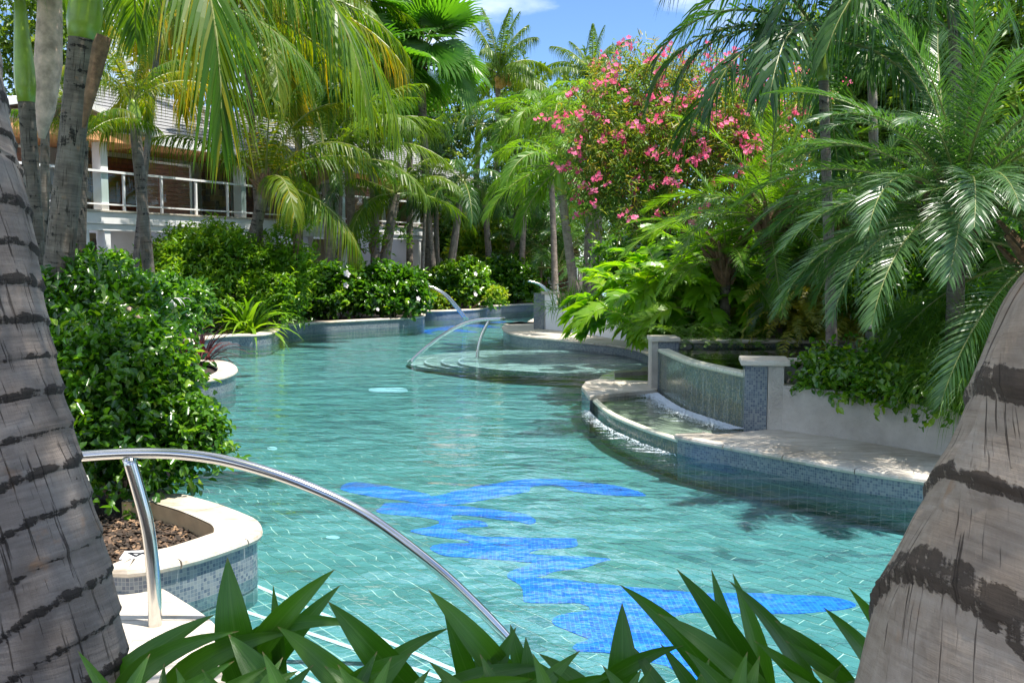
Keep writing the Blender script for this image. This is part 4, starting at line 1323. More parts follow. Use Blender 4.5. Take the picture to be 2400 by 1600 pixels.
# leaf clouds ---------------------------------------------------------------
def leaf_cloud(lobes, ntw, per, ll, lw, seed, droop=.2, twig=.25, shell=(.62, 1.02), flat_bottom=True, fold=.25, upbias=.35, curved=False, dens_seed=1.7):
    rg = np.random.RandomState(seed)
    lob = np.array(lobes, dtype=float)  # cx,cy,cz,rx,ry,rz
    area = (lob[:, 3] * lob[:, 5]) + (lob[:, 3] * lob[:, 4])
    idx = rg.choice(len(lob), ntw, p=area / area.sum())
    d = rg.normal(size=(ntw, 3)); d /= np.linalg.norm(d, axis=1)[:, None]
    if flat_bottom: d[:, 2] = np.where(d[:, 2] < -.55, -d[:, 2], d[:, 2])
    rr_ = rg.uniform(shell[0] ** 2, shell[1] ** 2, ntw) ** .5
    lump = 1 + .24 * np.sin(d[:, 0] * 5 + idx * 1.3) * np.cos(d[:, 2] * 6 + idx) + .08 * np.sin(d[:, 1] * 11 + d[:, 2] * 9)
    c = lob[idx, :3] + lob[idx, 3:] * d * (rr_ * lump)[:, None]
    # twig direction
    td = d * .8 + rg.normal(size=(ntw, 3)) * .45 + np.array([0, 0, upbias]); td /= np.linalg.norm(td, axis=1)[:, None]
    tw = np.repeat(np.arange(ntw), per); n = ntw * per
    s_ = np.tile(np.linspace(0, 1, per), ntw) + rg.uniform(-.06, .06, n)
    base = c[tw] + td[tw] * (s_ * twig)[:, None]
    ld = td[tw] * .5 + rg.normal(size=(n, 3)) * .75 + np.array([0, 0, -droop]); ld /= np.linalg.norm(ld, axis=1)[:, None]
    up = np.array([0, 0, 1.0]) + d[tw] * .5 + rg.normal(size=(n, 3)) * .45
    sd_ = np.cross(ld, up); sd_ /= (np.linalg.norm(sd_, axis=1)[:, None] + 1e-6)
    nm = np.cross(sd_, ld)
    L = ll * rg.uniform(.45, 1.25, n)[:, None]; W = lw * rg.uniform(.7, 1.15, n)[:, None]
    tip = base + ld * L - nm * (L * .12)
    ml = base + ld * L * .42 + sd_ * W * .5 + nm * W * fold; mr = base + ld * L * .42 - sd_ * W * .5 + nm * W * fold
    if not curved:
        V = np.stack([base, ml, tip, mr], 1).reshape(-1, 3)
        k = np.arange(n)[:, None] * 4
        Fc = np.concatenate([k + np.array([[0, 2, 1]]), k + np.array([[0, 3, 2]])], 1).reshape(-1, 3)
        m = 2
    else:
        mid = base + ld * L * .55
        l2 = base + ld * L * .74 + sd_ * W * .36 + nm * W * fold * .5; r2 = base + ld * L * .74 - sd_ * W * .36 + nm * W * fold * .5
        V = np.stack([base, ml, l2, tip, r2, mr], 1).reshape(-1, 3)
        k = np.arange(n)[:, None] * 6
        Fc = np.concatenate([k + np.array([[0, 3, 2]]), k + np.array([[0, 2, 1]]), k + np.array([[0, 5, 4]]), k + np.array([[0, 4, 3]])], 1).reshape(-1, 3)
        m = 4
    tn = np.repeat(np.repeat(rg.uniform(.2, .6, ntw) + .35 * (rg.rand(ntw) < .1), per) + rg.uniform(-.1, .2, n) + .12 * s_, m)
    return V, Fc, tn, c, td


def bush(name, label, lobes, ntw, per, ll, lw, mat, seed, cat='shrub', group='shrubs', stems=6, flowers=None, **kw):
    lobes = np.array(lobes, dtype=float)
    base = Vector((lobes[:, 0].mean(), lobes[:, 1].mean(), max(.13, lobes[:, 2].min() - lobes[:, 5].max())))
    e = empty(name, base, label, cat, group)
    lb = lobes.copy(); lb[:, :3] -= np.array(base)
    V, Fc, tn, c, td = leaf_cloud(lb, ntw, per, ll, lw, seed, **kw)
    me = mesh_np('foliage', V, Fc, [mat], tone=tn)
    o = link(bpy.data.objects.new('foliage', me), e); tag(o, kind='stuff')
    m_ = MB(); r = random.Random(seed)
    for k in range(stems):
        q = lb[k % len(lb)]
        t = Vector((q[0] + r.uniform(-.5, .5) * q[3], q[1] + r.uniform(-.5, .5) * q[4], q[2] + q[5] * .5)); b_ = Vector((t.x * .35, t.y * .35, 0))
        m_.tube([b_, b_.lerp(t, .5) + Vector((r.uniform(-.08, .08), 0, .05)), t], [.022, .015, .007], 5)
    m_.build('stems', M_fiber, e)
    return e, c, td


def tree(label, px, Y, ytop, wpx, seed, mat=None, n=2600, group='background trees', zb=.2, ll=.22, lw=.11, ybot=None, name='broadleaf_tree'):
    r = random.Random(seed)
    top = D(px, ytop, Y); w_ = wpx * Y / F
    zb2 = D(px, ybot, Y).z if ybot else 1.2
    H = top.z - zb2
    lobes = []
    for k in range(11):
        a = r.uniform(0, 6.28); q = r.uniform(0, .7)
        zz = zb2 + H * r.uniform(.12, .85)
        s_ = 1 - .45 * max(0, (zz - zb2) / H - .4)
        lobes.append((top.x + math.cos(a) * q * w_ / 2 * s_, Y + math.sin(a) * q * w_ / 2, zz, w_ * .26 * s_, w_ * .24, H * .19))
    base = Vector((top.x, Y, zb))
    e = empty(name, base, label, 'tree', group)
    lb = np.array(lobes) - np.array([base.x, base.y, base.z, 0, 0, 0])
    V, Fc, tn, c, td = leaf_cloud(lb, n // 6, 10, ll, lw, seed, twig=.5, shell=(.45, 1.08), flat_bottom=False)
    o = link(bpy.data.objects.new('crown', mesh_np('crown', V, Fc, [mat or M_far], tone=tn)), e); tag(o, kind='stuff')
    m_ = MB()
    hh = zb2 + H * .5 - zb
    m_.tube([(0, 0, -.2), (.1, 0, hh * .5), (0, 0, hh)], [.16, .12, .07], 8)
    for q in lb[:6]: m_.tube([(0, 0, hh * .55), (q[0] * .5, q[1] * .5, (hh * .6 + q[2]) / 2), (q[0], q[1], q[2])], [.07, .05, .02], 6)
    m_.build('trunk', M_barkd, e)
    return e


# ------------------------------------------------------------------ background trees
for i, (px, Y, yt, wp, yb, lb) in enumerate((
        (40, 44, -120, 420, 560, 'tall dark tree behind the left end of the hotel roof'),
        (400, 46, -140, 460, 560, 'broad tree crown rising behind the hotel roof'),
        (650, 48, -60, 340, 560, 'leafy tree behind the drooping yellow green fronds'),
        (880, 52, 150, 280, 560, 'green tree between the fan palm and the hotel roof'),
        (1060, 50, 190, 240, 620, 'mid green tree behind the fan palm trunk'),
        (1190, 56, 55, 190, 560, 'bright leafy tree beside the coconut palm with orange nuts'),
        (1275, 54, 150, 170, 600, 'small crown in the sky gap between two coconut palms'),
        (1400, 50, 175, 300, 640, 'low tree crown below the windblown coconut palm'),
        (1560, 44, 190, 330, 640, 'dense tree behind the pink oleander'),
        (1760, 40, 150, 330, 640, 'tree behind the right part of the pink oleander'),
        (1980, 30, 60, 330, 640, 'dark tree behind the overhanging palm on the right'),
        (2200, 28, -80, 360, 660, 'tall tree behind the silvery feather palm'),
        (2420, 26, -60, 330, 700, 'tree at the right edge behind the thick trunk'))):
    tree(lb, px, Y, yt, wp, 40 + i, n=5200 if i not in (5, 6) else 3600, ll=.34, lw=.17, ybot=yb)
for i, (px, Y, yt, wp, yb, lb) in enumerate((
        (1085, 44, 450, 170, 690, 'dark shrubby tree in the shade behind the thin palms'),
        (1230, 46, 420, 260, 690, 'shaded tree behind the areca palms'),
        (2080, 15, 420, 420, 760, 'dark shrub under the silvery feather palm'),
        (2330, 13, 480, 300, 800, 'shaded shrub beside the thick trunk on the right'),
        (1900, 17, 420, 300, 740, 'dark shrub behind the yellow ferns'),
        (1560, 21, 540, 300, 700, 'green shrub below the oleander'),)):
    tree(lb, px, Y, yt, wp, 80 + i, mat=M_bush, n=4200, ll=.2 if Y < 25 else .3, lw=.1 if Y < 25 else .16, ybot=yb, group='shaded background shrubs', name='broadleaf_shrub')


def pp(label, lo_, up_, Y, w, sp, nf, scale, zb=.2, **kw):
    a, b = D(*lo_, Y), D(*up_, Y)
    base = a + (a - b) * ((a.z - zb) / (b.z - a.z))
    base.x = a.x + max(-.8, min(.8, base.x - a.x))
    r = w * Y / F / 2
    return palm(label, base, b, r, r * .85, sp, nf, scale, **kw)


# far palms against the sky
e, c = pp('windblown coconut palm with orange nuts against the sky', (1162, 600), (1168, 175), 42, 14, 'wind', 15, .85, seed=3, hi=5)
ico = bmesh.new(); bmesh.ops.create_icosphere(ico, subdivisions=2, radius=.13); mco = bpy.data.meshes.new('coconut'); ico.to_mesh(mco); ico.free(); mco.materials.append(M_coconut)
for k in range(11):
    o = link(bpy.data.objects.new('coconut', mco), e); o.location = c - e.location + Vector((.15 + rnd.uniform(-.25, .3), -.35 + rnd.uniform(-.1, .1), -.3 + rnd.uniform(-.25, .2)))
pp('windblown coconut palm standing alone in the sky gap', (1392, 600), (1388, 185), 46, 14, 'wind', 13, .8, seed=9, hi=4)
# fan palms
pp('tall fan palm with upright pleated leaves below the sky', (1008, 640), (985, 150), 35.5, 22, 'fan', 15, 1.35, seed=5, boots=1, tilt=6, hero=[(-90, 0, 1.75), (-100, 0, 1.3), (185, 1, 1.55), (-5, 1, 1.55), (160, 2, 1.4), (20, 2, 1.4), (-60, 4, 1.3), (-10, 4, 1.3), (-30, 5, 1.3), (200, 4, 1.3), (-120, 5, 1.3), (-80, 3, 1.2)])
pp('fan palm half hidden behind drooping fronds', (880, 640), (872, 190), 34, 22, 'fan', 13, 1.25, seed=6, boots=1, tilt=8)
pp('lower fan palm left of the tall fan palm', (830, 640), (800, 60), 34, 22, 'fan', 12, 1.3, seed=16, boots=1, tilt=8)
# palms by the far shore
G2 = 'slender palms along the far shore'
pp('slender palm with green shaft rising from the hibiscus hedge', (1055, 640), (1078, 470), 35, 20, 'adod', 13, 1.2, shaft=.75, seed=11, group=G2)
pp('slim palm left of the rounded far hedge', (1147, 614), (1137, 480), 38.5, 17, 'adod', 12, 1.05, shaft=.65, seed=12, group=G2)
pp('leaning slim palm beside the distant hotel wing', (1197, 614), (1212, 484), 39.5, 14, 'adod', 12, 1.1, shaft=.6, seed=13, group=G2)
pp('bright green palm leaning over the white end pier', (1348, 695), (1317, 458), 24, 23, 'ado', 15, 1.3, shaft=.72, seed=14, group=G2)
pp('left of the two close grey trunks behind the grass tuft', (1374, 690), (1384, 420), 25.5, 20, 'ado', 14, 1.25, shaft=.7, seed=15, group=G2)
pp('right of the two close grey trunks behind the grass tuft', (1396, 700), (1407, 340), 25, 22, 'ado', 14, 1.3, shaft=.7, seed=17, group=G2)
pp('bright palm crown above the double trunks', (1300, 640), (1290, 330), 36, 15, 'ado', 15, 1.6, shaft=.8, seed=18, group=G2)
pp('lime palm crown left of the pink flowers', (1222, 640), (1235, 330), 38, 14, 'ado', 14, 1.6, shaft=.8, seed=19, group=G2)
pp('pair trunk palm leaning left near the twin hoop', (1019, 675), (1003, 490), 34.5, 15, 'adod', 10, .95, shaft=.6, seed=21, group=G2)
pp('straight grey trunk right behind the pair trunk palm', (1025, 630), (1021, 470), 35.5, 14, 'adod', 10, .95, shaft=.6, seed=22, group=G2)
pp('thin pale stemmed palm at the right end of the hibiscus hedge', (990, 645), (996, 500), 33.5, 9, 'areca', 9, .8, shaft=.5, seed=23, group=G2)
pp('tall dim palm in front of the dark trees', (960, 600), (960, 330), 38, 16, 'adod', 13, 1.2, shaft=.7, seed=24, group=G2)
pp('green palm filling the gap right of the fan palm', (1110, 640), (1120, 330), 40, 16, 'adod', 14, 1.3, shaft=.7, seed=25, group=G2)
for i, (x, Y, zt) in enumerate(((1225, 40, 530), (1265, 41, 500), (1300, 39, 560), (1180, 42, 520), (1330, 40, 520), (1120, 43, 540), (1440, 30, 560))):
    pp(('areca palm clump by the far hedge', 'dark areca palm behind the farthest hoop rail', 'low areca palm left of the leaning grey trunk', 'areca palm beside the shaded hedge', 'areca palm behind the ramp railing', 'areca palm in front of the far hotel wing', 'areca palm behind the split leaf plants')[i], (x, 690), (x + 5, zt + 70), Y, 8, 'areca', 15, 1.15 * Y / 33, seed=30 + i, group='dark areca palms', mat=M_barkd)
# middle left palms
G3 = 'palms in front of the hotel'
pp('palm with long glossy fronds sweeping right over the hedge', (778, 640), (762, 395), 31, 28, 'coco', 12, 1.3, seed=41, boots=1, group=G3, hi=3, hero=[(-5, 3, 1.28), (8, 2, 1.25), (-25, 4, 1.2), (15, 1, 1.2), (-12, 1, 1.3)], avoid=lambda a, v: 3.6 < a < 5.2)
pp('grey trunk palm leaning right above the hibiscus hedge', (900, 620), (927, 455), 32.5, 26, 'coco', 10, 1.0, seed=42, group=G3)
pp('thin green stemmed young palm before the balcony', (795, 614), (799, 460), 31, 10, 'adod', 8, .8, shaft=.4, seed=43, group=G3)
pp('short palm with fibrous crown before the balcony corner', (588, 590), (622, 430), 25.5, 32, 'cocoy', 14, 1.15, seed=44, hi=5, avoid=lambda a, v: 2.0 < a < 4.6 and v >= 3, boots=1, group=G3, mat=M_barkd)
pp('rough dark trunk palm before the white canopy', (345, 600), (316, 285), 14, 29, 'cocoy', 9, .5, seed=45, group=G3, mat=M_barkd, boots=0, shaft=.3, lo=0, hi=3)
pp('spotted grey trunk rising from the left shrubs', (184, 690), (192, 330), 13, 33, 'cocoy', 8, .42, seed=46, group=G3, lo=0, hi=3, mat=M_barkd, ring=.22)
pp('overhead palm with a curtain of drooping fronds', (612, 600), (570, 0), 26, 18, 'cocoy', 20, 1.55, seed=47, group=G3, lo=2, hi=6, mat=M_barkd)
pp('tall palm whose fronds hang left of the fan palm', (700, 600), (700, 10), 33, 20, 'coco', 16, 1.35, seed=48, group=G3, lo=2, hi=6)
pp('palm crown above the hotel roof', (320, 600), (380, 0), 17, 16, 'coco', 14, .95, seed=49, group=G3, lo=0, hi=5, mat=M_barkd)
e3, c3 = pp('thick ringed palm leaning right with dark stained bark', (135, 655), (193, 92), 8.6, 70, 'coco', 9, .9, shaft=.85, seed=51, group=G3, nside=24, ring=.075, lo=0, hi=4, mat=M_barkd)
pp('ringed palm with long smooth green crownshaft at the far left', (83, 560), (62, 240), 9.4, 42, 'coco', 6, .8, shaft=.95, seed=52, group=G3, ring=.09, lo=0, hi=1, mat=M_barkd)
e4b, c4b = pp('palm with pale dry husks left of the thick ringed palm', (104, 600), (108, 20), 10.4, 22, 'coco', 8, .8, seed=53, group=G3, lo=0, hi=3, mat=M_barkd)
m_ = MB(); m_.tube([D(*q, 9.9) - e4b.location for q in ((98, 325), (104, 260), (113, 150), (116, 60), (118, -60))], [.03, .10, .13, .12, .1], 10)
m_.build('dry_husk', M_husk, e4b, smooth=True)
m_ = MB(); m_.tube([D(*q, 8.2) - e3.location for q in ((196, 300), (212, 220), (236, 110), (244, 85))], [.015, .05, .07, .06], 8)
m_.build('brown_sheath', M_fiber, e3, smooth=True)
# hanging frond with backlit yellow mixed into its leaf colour
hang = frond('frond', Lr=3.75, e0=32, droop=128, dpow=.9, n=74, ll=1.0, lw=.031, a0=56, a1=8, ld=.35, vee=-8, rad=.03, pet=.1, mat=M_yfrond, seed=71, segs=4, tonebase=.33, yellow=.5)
o = link(bpy.data.objects.new('frond', hang), e3); o.location = c3 - e3.location; o.rotation_euler = (0, 0, R(-50)); o.scale = (1.0,) * 3
hang2 = frond('frond', Lr=3.4, e0=25, droop=110, dpow=1.0, n=66, ll=.8, lw=.028, a0=70, a1=18, ld=.6, vee=-12, rad=.03, pet=.1, mat=M_frond, seed=72, segs=4)
for az, s_ in ((-18, 1.0), (22, 1.05)):
    o = link(bpy.data.objects.new('frond', hang2), e3); o.location = c3 - e3.location; o.rotation_euler = (0, 0, R(az)); o.scale = (s_,) * 3

# right side palms
G4 = 'feather palms on the right'
pp('dark feather palm arching over the pink oleander', (1942, 560), (1930, 190), 12.5, 26, 'adod', 12, 1.25, shaft=.5, seed=61, group=G4, hero=[(180, 3, 1.35), (195, 1, 1.3), (165, 2, 1.3), (210, 4, 1.2), (-60, 2, 1.2)])
pp('dark feather palm whose fronds fill the top right corner', (2250, 420), (2232, -20), 11.5, 30, 'adod', 14, 1.35, shaft=.6, seed=62, group=G4, hero=[(190, 4, 1.4), (170, 2, 1.4), (-40, 4, 1.3), (-70, 5, 1.2)])
pp('tall feather palm behind the top right corner', (2050, 420), (2040, 40), 15, 24, 'adod', 8, 1.3, shaft=.6, seed=63, group=G4)
pp('large silvery feather palm spreading over the stucco planter', (2238, 740), (2245, 500), 9.4, 44, 'phx', 58, 1.08, zb=.55, seed=64, group=G4, mat=M_barkd, boots=1, hi=5.0)
pp('lime feather palm left of the large silvery palm', (1815, 720), (1805, 520), 14.3, 34, 'phxl', 30, 1.1, zb=.5, seed=65, group=G4, mat=M_barkd, boots=1)
pp('low feather palm over the split leaf plants', (1700, 700), (1700, 610), 14.8, 28, 'phxl', 24, .8, zb=.5, seed=66, group=G4, mat=M_barkd, boots=1)
pp('silvery feather palm at the right edge behind the thick trunk', (2450, 800), (2440, 600), 9.0, 40, 'phx', 15, .95, zb=.55, seed=67, group=G4, mat=M_barkd, boots=1)
pp('silvery palm between the lime palm and the large silvery palm', (2010, 700), (2005, 560), 14.2, 34, 'phx', 30, .98, zb=.5, seed=68, group=G4, mat=M_barkd, boots=1)
# foreground trunks
def fore_trunk(label, pts, rads, seed, mat, ring, tilt):
    base = Vector((pts[0].x, pts[0].y, .1))
    e = empty('palm_tree', base, label, 'palm tree', 'thick palm trunks framing the view')
    me = trunk_mesh([p - base for p in pts], rads, mat, ring, 110, seed, amp=.06, tall=.009, dark=.9, tilt=tilt)
    link(bpy.data.objects.new('trunk', me), e)
    for k in range(17):
        az = (k * GA + seed) % (2 * math.pi)
        if .2 < az < 2.9: continue
        o = link(bpy.data.objects.new('frond', SP['coco'][[1, 2, 3, 4, 2, 3, 4, 5, 1, 3, 2][k % 11]]), e); o.location = pts[-1] - base; o.rotation_euler = (0, 0, az); o.scale = (1.15,) * 3
    return e


fore_trunk('thick weathered grey palm trunk at the left edge', [D(145, 1900, 2.75), D(118, 1500, 2.78), D(-28, 900, 2.85), D(-90, 500, 2.9), D(-150, 100, 3.0), Vector((-2.0, 3.2, 5.2)), Vector((-2.3, 3.4, 6.8))],
           [.205, .19, .165, .155, .15, .13, .12], 2, M_bark, .115, .35)
fore_trunk('thick warm brown palm trunk at the right edge', [D(2375, 1900, 2.2), D(2415, 1560, 2.22), D(2560, 1150, 2.28), D(2640, 850, 2.32), D(2735, 500, 2.4), Vector((1.75, 2.6, 4.5)), Vector((2.0, 2.7, 6.4))],
           [.37, .30, .215, .175, .15, .13, .12], 5, M_barkw, .29, .5)

# ------------------------------------------------------------------ shrubs
def LB(l, Y, rpx, dz=.9):
    out = []; SH = .8
    for q in l:
        x, y, *rest = q
        yy = Y + (rest[0] if rest else 0); rp = rest[1] if len(rest) > 1 else rpx
        p = D(x, y, yy); r = SH * rp * yy / F
        out.append((p.x, p.y, p.z, r, r, r * dz))
    return out


near = LB([(200, 760, 1.2, 110), (270, 780, .9, 100), (310, 820, .7, 80), (240, 890, .3, 120), (320, 910, .1, 110), (350, 930, .2, 70), (250, 1010, 0, 120), (345, 1035, 0, 105), (410, 1050, 0, 64), (300, 1110, -.2, 90), (390, 1110, -.1, 62), (170, 900, .5, 110), (190, 1060, .1, 100)], 7.4, 100)
bush('leafy_shrub', 'large glossy leafed shrub spilling over the near planter edge', near, 2350, 9, .086, .052, M_bush, 101, curved=True, twig=.30, stems=16, shell=(.45, 1.12))
arch = LB([(470, 1030, 0, 36), (500, 1050, 0, 22), (450, 1000, 0, 40)], 7.3, 40)
bush('leafy_shrub', 'arching shrub branch tips reaching out over the water', arch, 150, 7, .06, .04, M_bush, 102, curved=True, twig=.16, stems=3)
big = LB([(380, 660), (470, 625), (560, 630), (640, 660, .5), (430, 700, -.6), (540, 710, -.5), (630, 715), (340, 705, -.5), (300, 680, .6), (510, 590, .5, 60), (430, 600, .5, 60), (680, 640, 1, 60)], 25, 84)
bush('leafy_shrub', 'big bright green shrub mass in front of the hotel ground floor', big, 3200, 9, .18, .066, M_bushl, 103, twig=.4, stems=9)
mid = LB([(250, 690), (300, 740, -1), (350, 750, -1), (390, 735), (180, 670), (440, 725, 1.5, 50), (150, 730, -1)], 13, 80)
bush('leafy_shrub', 'dark glossy shrub between the near shrub and the bright shrub', mid, 1500, 9, .10, .055, M_bush, 104, curved=True, twig=.24)
h1 = LB([(665, 690), (720, 680), (780, 672), (840, 676), (900, 672), (950, 680), (700, 716, -.3), (790, 712, -.3), (880, 710, -.3), (950, 712, -.3)], 29.3, 50, .8)
bush('hibiscus_hedge', 'long dark hibiscus hedge with a few pale pink flowers', h1, 2100, 9, .19, .13, M_bush, 105, twig=.35)
h2 = LB([(1050, 670), (1095, 660), (1100, 690, -.3)], 34.5, 46, .85)
bush('hibiscus_hedge', 'rounded hedge left of the gap at the far pool edge', h2, 1000, 9, .2, .14, M_bush, 106, twig=.35)
h3 = LB([(1160, 652), (1205, 655), (1160, 685, -.4), (1205, 685, -.4), (1225, 680, -.2, 32)], 38, 46, .85)
bush('hibiscus_hedge', 'rounded hedge beside the farthest hoop rail', h3, 1000, 9, .22, .15, M_bush, 107, twig=.35)
bush('leafy_shrub', 'small yellow green bush between the two far hedges', LB([(1008, 705), (1030, 712), (1165, 700)], 33.5, 20), 380, 8, .12, .07, M_lime, 108)
bush('leafy_shrub', 'light shrub with pink blossoms before the far wing', LB([(1120, 520), (1115, 570), (1135, 600), (1100, 600)], 40, 50), 600, 8, .2, .12, M_lime, 109, twig=.4)
bush('leafy_shrub', 'sparse pale shrub standing in front of the lower columns', LB([(850, 560), (880, 570), (825, 570), (930, 560)], 32, 34), 80, 6, .18, .07, M_bushl, 110, twig=.3)
bush('leafy_shrub', 'sprawling vine shrub climbing the right of the bright shrub', LB([(660, 560), (690, 530), (720, 515), (650, 620)], 25.5, 30), 140, 8, .14, .07, M_bushl, 111, twig=.2)
bush('creeping_plant', 'dark creeping groundcover over the stucco planter wall', LB([(1950, 905, .6), (2020, 915, .2), (2090, 925, 0), (2160, 935, -.3), (2220, 945, -.6), (2050, 880, .8), (1930, 870, 1, 36)], 9.5, 42, .6), 700, 8, .09, .06, M_bush, 112, curved=True)
bush('leafy_shrub', 'shaded leafy undergrowth behind the stucco planter', LB([(2120, 800), (2200, 830, -1), (2290, 860, -1.5), (2050, 700, 2), (2250, 760)], 11, 85), 900, 8, .12, .06, M_bush, 113)
bush('leafy_shrub', 'low shade plants behind the pond coping', LB([(1560, 770), (1660, 765), (1760, 760), (1850, 740), (1900, 720), (1480, 745, 1.5, 30)], 18, 46, .7), 900, 8, .14, .05, M_bushl, 114)

# oleander with flower clusters
ol = LB([(1400, 300), (1470, 230, .5), (1550, 330), (1430, 400), (1640, 300), (1740, 290), (1840, 250, .5, 70), (1560, 230, .8), (1690, 380), (1480, 470), (1370, 360, 0, 60), (1790, 340), (1600, 430), (1500, 170, .6, 60), (1650, 210, .6, 80), (1390, 480, 0, 50), (1400, 210, .4, 50), (1880, 240, .4, 50)], 19, 88)
eo, co_, tdo = bush('oleander', 'tall oleander covered in pink flower clusters', ol, 2600, 10, .17, .03, M_olean, 120, cat='flowering shrub', twig=.42, shell=(.55, 1.08), flat_bottom=False, stems=16)


def flower_mesh(name, n, r, pet, seed, mat=None, spread=.06):
    rr_ = random.Random(seed); V = []; Fc = []; T = []
    for k in range(n):
        c = Vector((rr_.gauss(0, spread), rr_.gauss(0, spread), rr_.gauss(0, spread * .7)))
        nr = Vector((rr_.gauss(0, .6), rr_.gauss(-.5, .6), rr_.gauss(.5, .5))).normalized()
        a = nr.orthogonal().normalized(); b = nr.cross(a)
        tn = rr_.uniform(.1, .8)
        for q in range(pet):
            th = 2 * math.pi * q / pet
            d = a * math.cos(th) + b * math.sin(th); s_ = nr.cross(d); k0 = len(V)
            V += [c, c + d * r * .6 + s_ * r * .38 + nr * r * .15, c + d * r + nr * r * .25, c + d * r * .6 - s_ * r * .38 + nr * r * .15]
            Fc.append([k0, k0 + 1, k0 + 2, k0 + 3]); T.append(tn)
    return mesh_np(name, [tuple(v_) for v_ in V], np.array(Fc), [mat or M_pink], tone=T)


fl = [flower_mesh('flower_cluster', 9, .042, 5, q, spread=.05) for q in range(5)]
cand = [i for i in range(len(co_)) if co_[i][1] < np.mean(co_[:, 1]) + .4]
r_ = random.Random(5); r_.shuffle(cand); cnt = 0
cw = [eo.location + Vector(co_[i]) + Vector(tdo[i]) * .42 for i in cand]
keep = []
for p in cw:
    near_ = sum(1 for q in keep[-400:] if (p - q).length < .18)
    if near_ == 0 or r_.random() < .35: keep.append(p)
    if len(keep) >= 270: break
for p in keep:
    o = link(bpy.data.objects.new('flower_cluster', r_.choice(fl)), eo); tag(o, kind='stuff'); o.location = p - eo.location + Vector((0, -.12, .03)); s_ = r_.uniform(.7, 1.4); o.scale = (s_,) * 3; o.rotation_euler = (0, 0, r_.uniform(-1, 1))
# hibiscus blooms as small things on their hedges
hib = flower_mesh('flower', 1, .1, 5, 3, M_white_petal, 0)
for (x, y, Y, host, s_) in ((812, 642, 28, 0, 1.3), (810, 669, 28, 0, 1.0), (980, 700, 28, 0, .8), (885, 725, 28, 0, .6), (1114, 642, 33, 1, .9), (1114, 690, 33, 1, .9)):
    h_ = [o for o in bpy.data.objects if o.name.startswith('hibiscus_hedge')][host]
    o = link(bpy.data.objects.new('flower', hib), h_); o.location = D(x, y, Y) - h_.location; o.scale = (s_,) * 3


# ------------------------------------------------------------------ tufts, ferns, split leaf plants
def blade_mb(m_, base, d0, L_, wd, droop, tones, tn, segs=6, keel=.25):
    d0 = d0.normalized(); side = d0.cross(Vector((0, 0, 1)))
    side = side.normalized() if side.length > .05 else Vector((1, 0, 0))
    k = len(m_.v); p = Vector(base); d = d0.copy()
    for q in range(segs + 1):
        s_ = q / segs
        ww = wd * (.55 + .45 * min(1, s_ * 3)) * (1 if s_ < .45 else max(0.02, (1 - (s_ - .45) / .55)) ** .8) / 2
        nrm = side.cross(d).normalized()
        m_.v += [p - side * ww + nrm * ww * keel * 2, Vector(p), p + side * ww + nrm * ww * keel * 2]; m_.uv += [(0, 0)] * 3
        d = (d + Vector((0, 0, -droop / segs * (1 + s_)))).normalized(); p = p + d * (L_ / segs)
    for q in range(segs):
        for a in (0, 1):
            m_.f.append([k + 3 * q + a, k + 3 * q + a + 1, k + 3 * q + 3 + a + 1, k + 3 * q + 3 + a]); m_.m.append(0); tones.append(tn)


def tuft(name, label, base, n, L_, wd, mat, seed, lean=(.2, 1.1), droop=.9, spread=.08, group='strap leaved tufts', cat='plant', each=True, segs=6, sc=None):
    r = random.Random(seed); e = empty(name, base, label, cat, group)
    shared = []
    if each:
        for q in range(6):
            m_ = MB(); tt = []; blade_mb(m_, (0, 0, 0), Vector((math.sin(.25 + q * .17), 0, math.cos(.25 + q * .17))), L_, wd, droop, tt, .45, segs)
            shared.append(mesh_np('leaf', [tuple(v_) for v_ in m_.v], np.array(m_.f), [mat], tone=[.35 + .07 * q] * len(m_.f), smooth=True))
        for k in range(n):
            o = link(bpy.data.objects.new('leaf', shared[k % 6]), e); o.rotation_euler = (0, 0, k * GA + r.uniform(-.3, .3))
            o.location = (r.gauss(0, spread), r.gauss(0, spread), -.03); s_ = r.uniform(.75, 1.15); o.scale = (s_,) * 3
    else:
        m_ = MB(); tt = []
        for k in range(n):
            a = r.uniform(0, 6.28); q = r.uniform(*lean)
            blade_mb(m_, (r.gauss(0, spread), r.gauss(0, spread), -.03), Vector((math.sin(q) * math.cos(a), math.sin(q) * math.sin(a), math.cos(q))), L_ * r.uniform(.6, 1.15), wd, droop * r.uniform(.7, 1.3), tt, r.uniform(.2, .7), segs)
        o = m_.build('blades', mat, e, tone=tt); tag(o, kind='stuff')
    return e


tuft('lily_plant', 'bright strap leaved lily clump at the pool edge', P(588, 781, .17), 44, 1.45, .11, M_lime, 201, droop=1.1, spread=.12, cat='plant')
tuft('lily_plant', 'smaller strap leaved clump left of the bright lily clump', P(545, 778, .17), 28, 1.2, .095, M_bushl, 202, droop=1.0, spread=.1)
b_ = P(470, 850, .17)
tuft('maroon_plant', 'maroon spiky leaved plant on the rounded planter tip', b_, 60, .95, .05, M_red, 203, droop=.9, spread=.08, group='maroon plants')
tuft('maroon_plant', 'dull maroon plant half inside the glossy shrub', P(400, 858, .17), 36, .8, .045, M_red, 204, droop=.9, spread=.08, group='maroon plants')
tuft('grass_tuft', 'dark grassy tuft on the white end planter', D(1345, 722, 20), 160, .75, .02, M_bushl, 205, droop=1.2, spread=.25, each=False, lean=(.1, 1.2))
tuft('grass_tuft', 'dark grassy tuft under the double grey trunks', D(1385, 725, 20.5), 150, .7, .02, M_bushl, 206, droop=1.2, spread=.25, each=False, lean=(.1, 1.2))
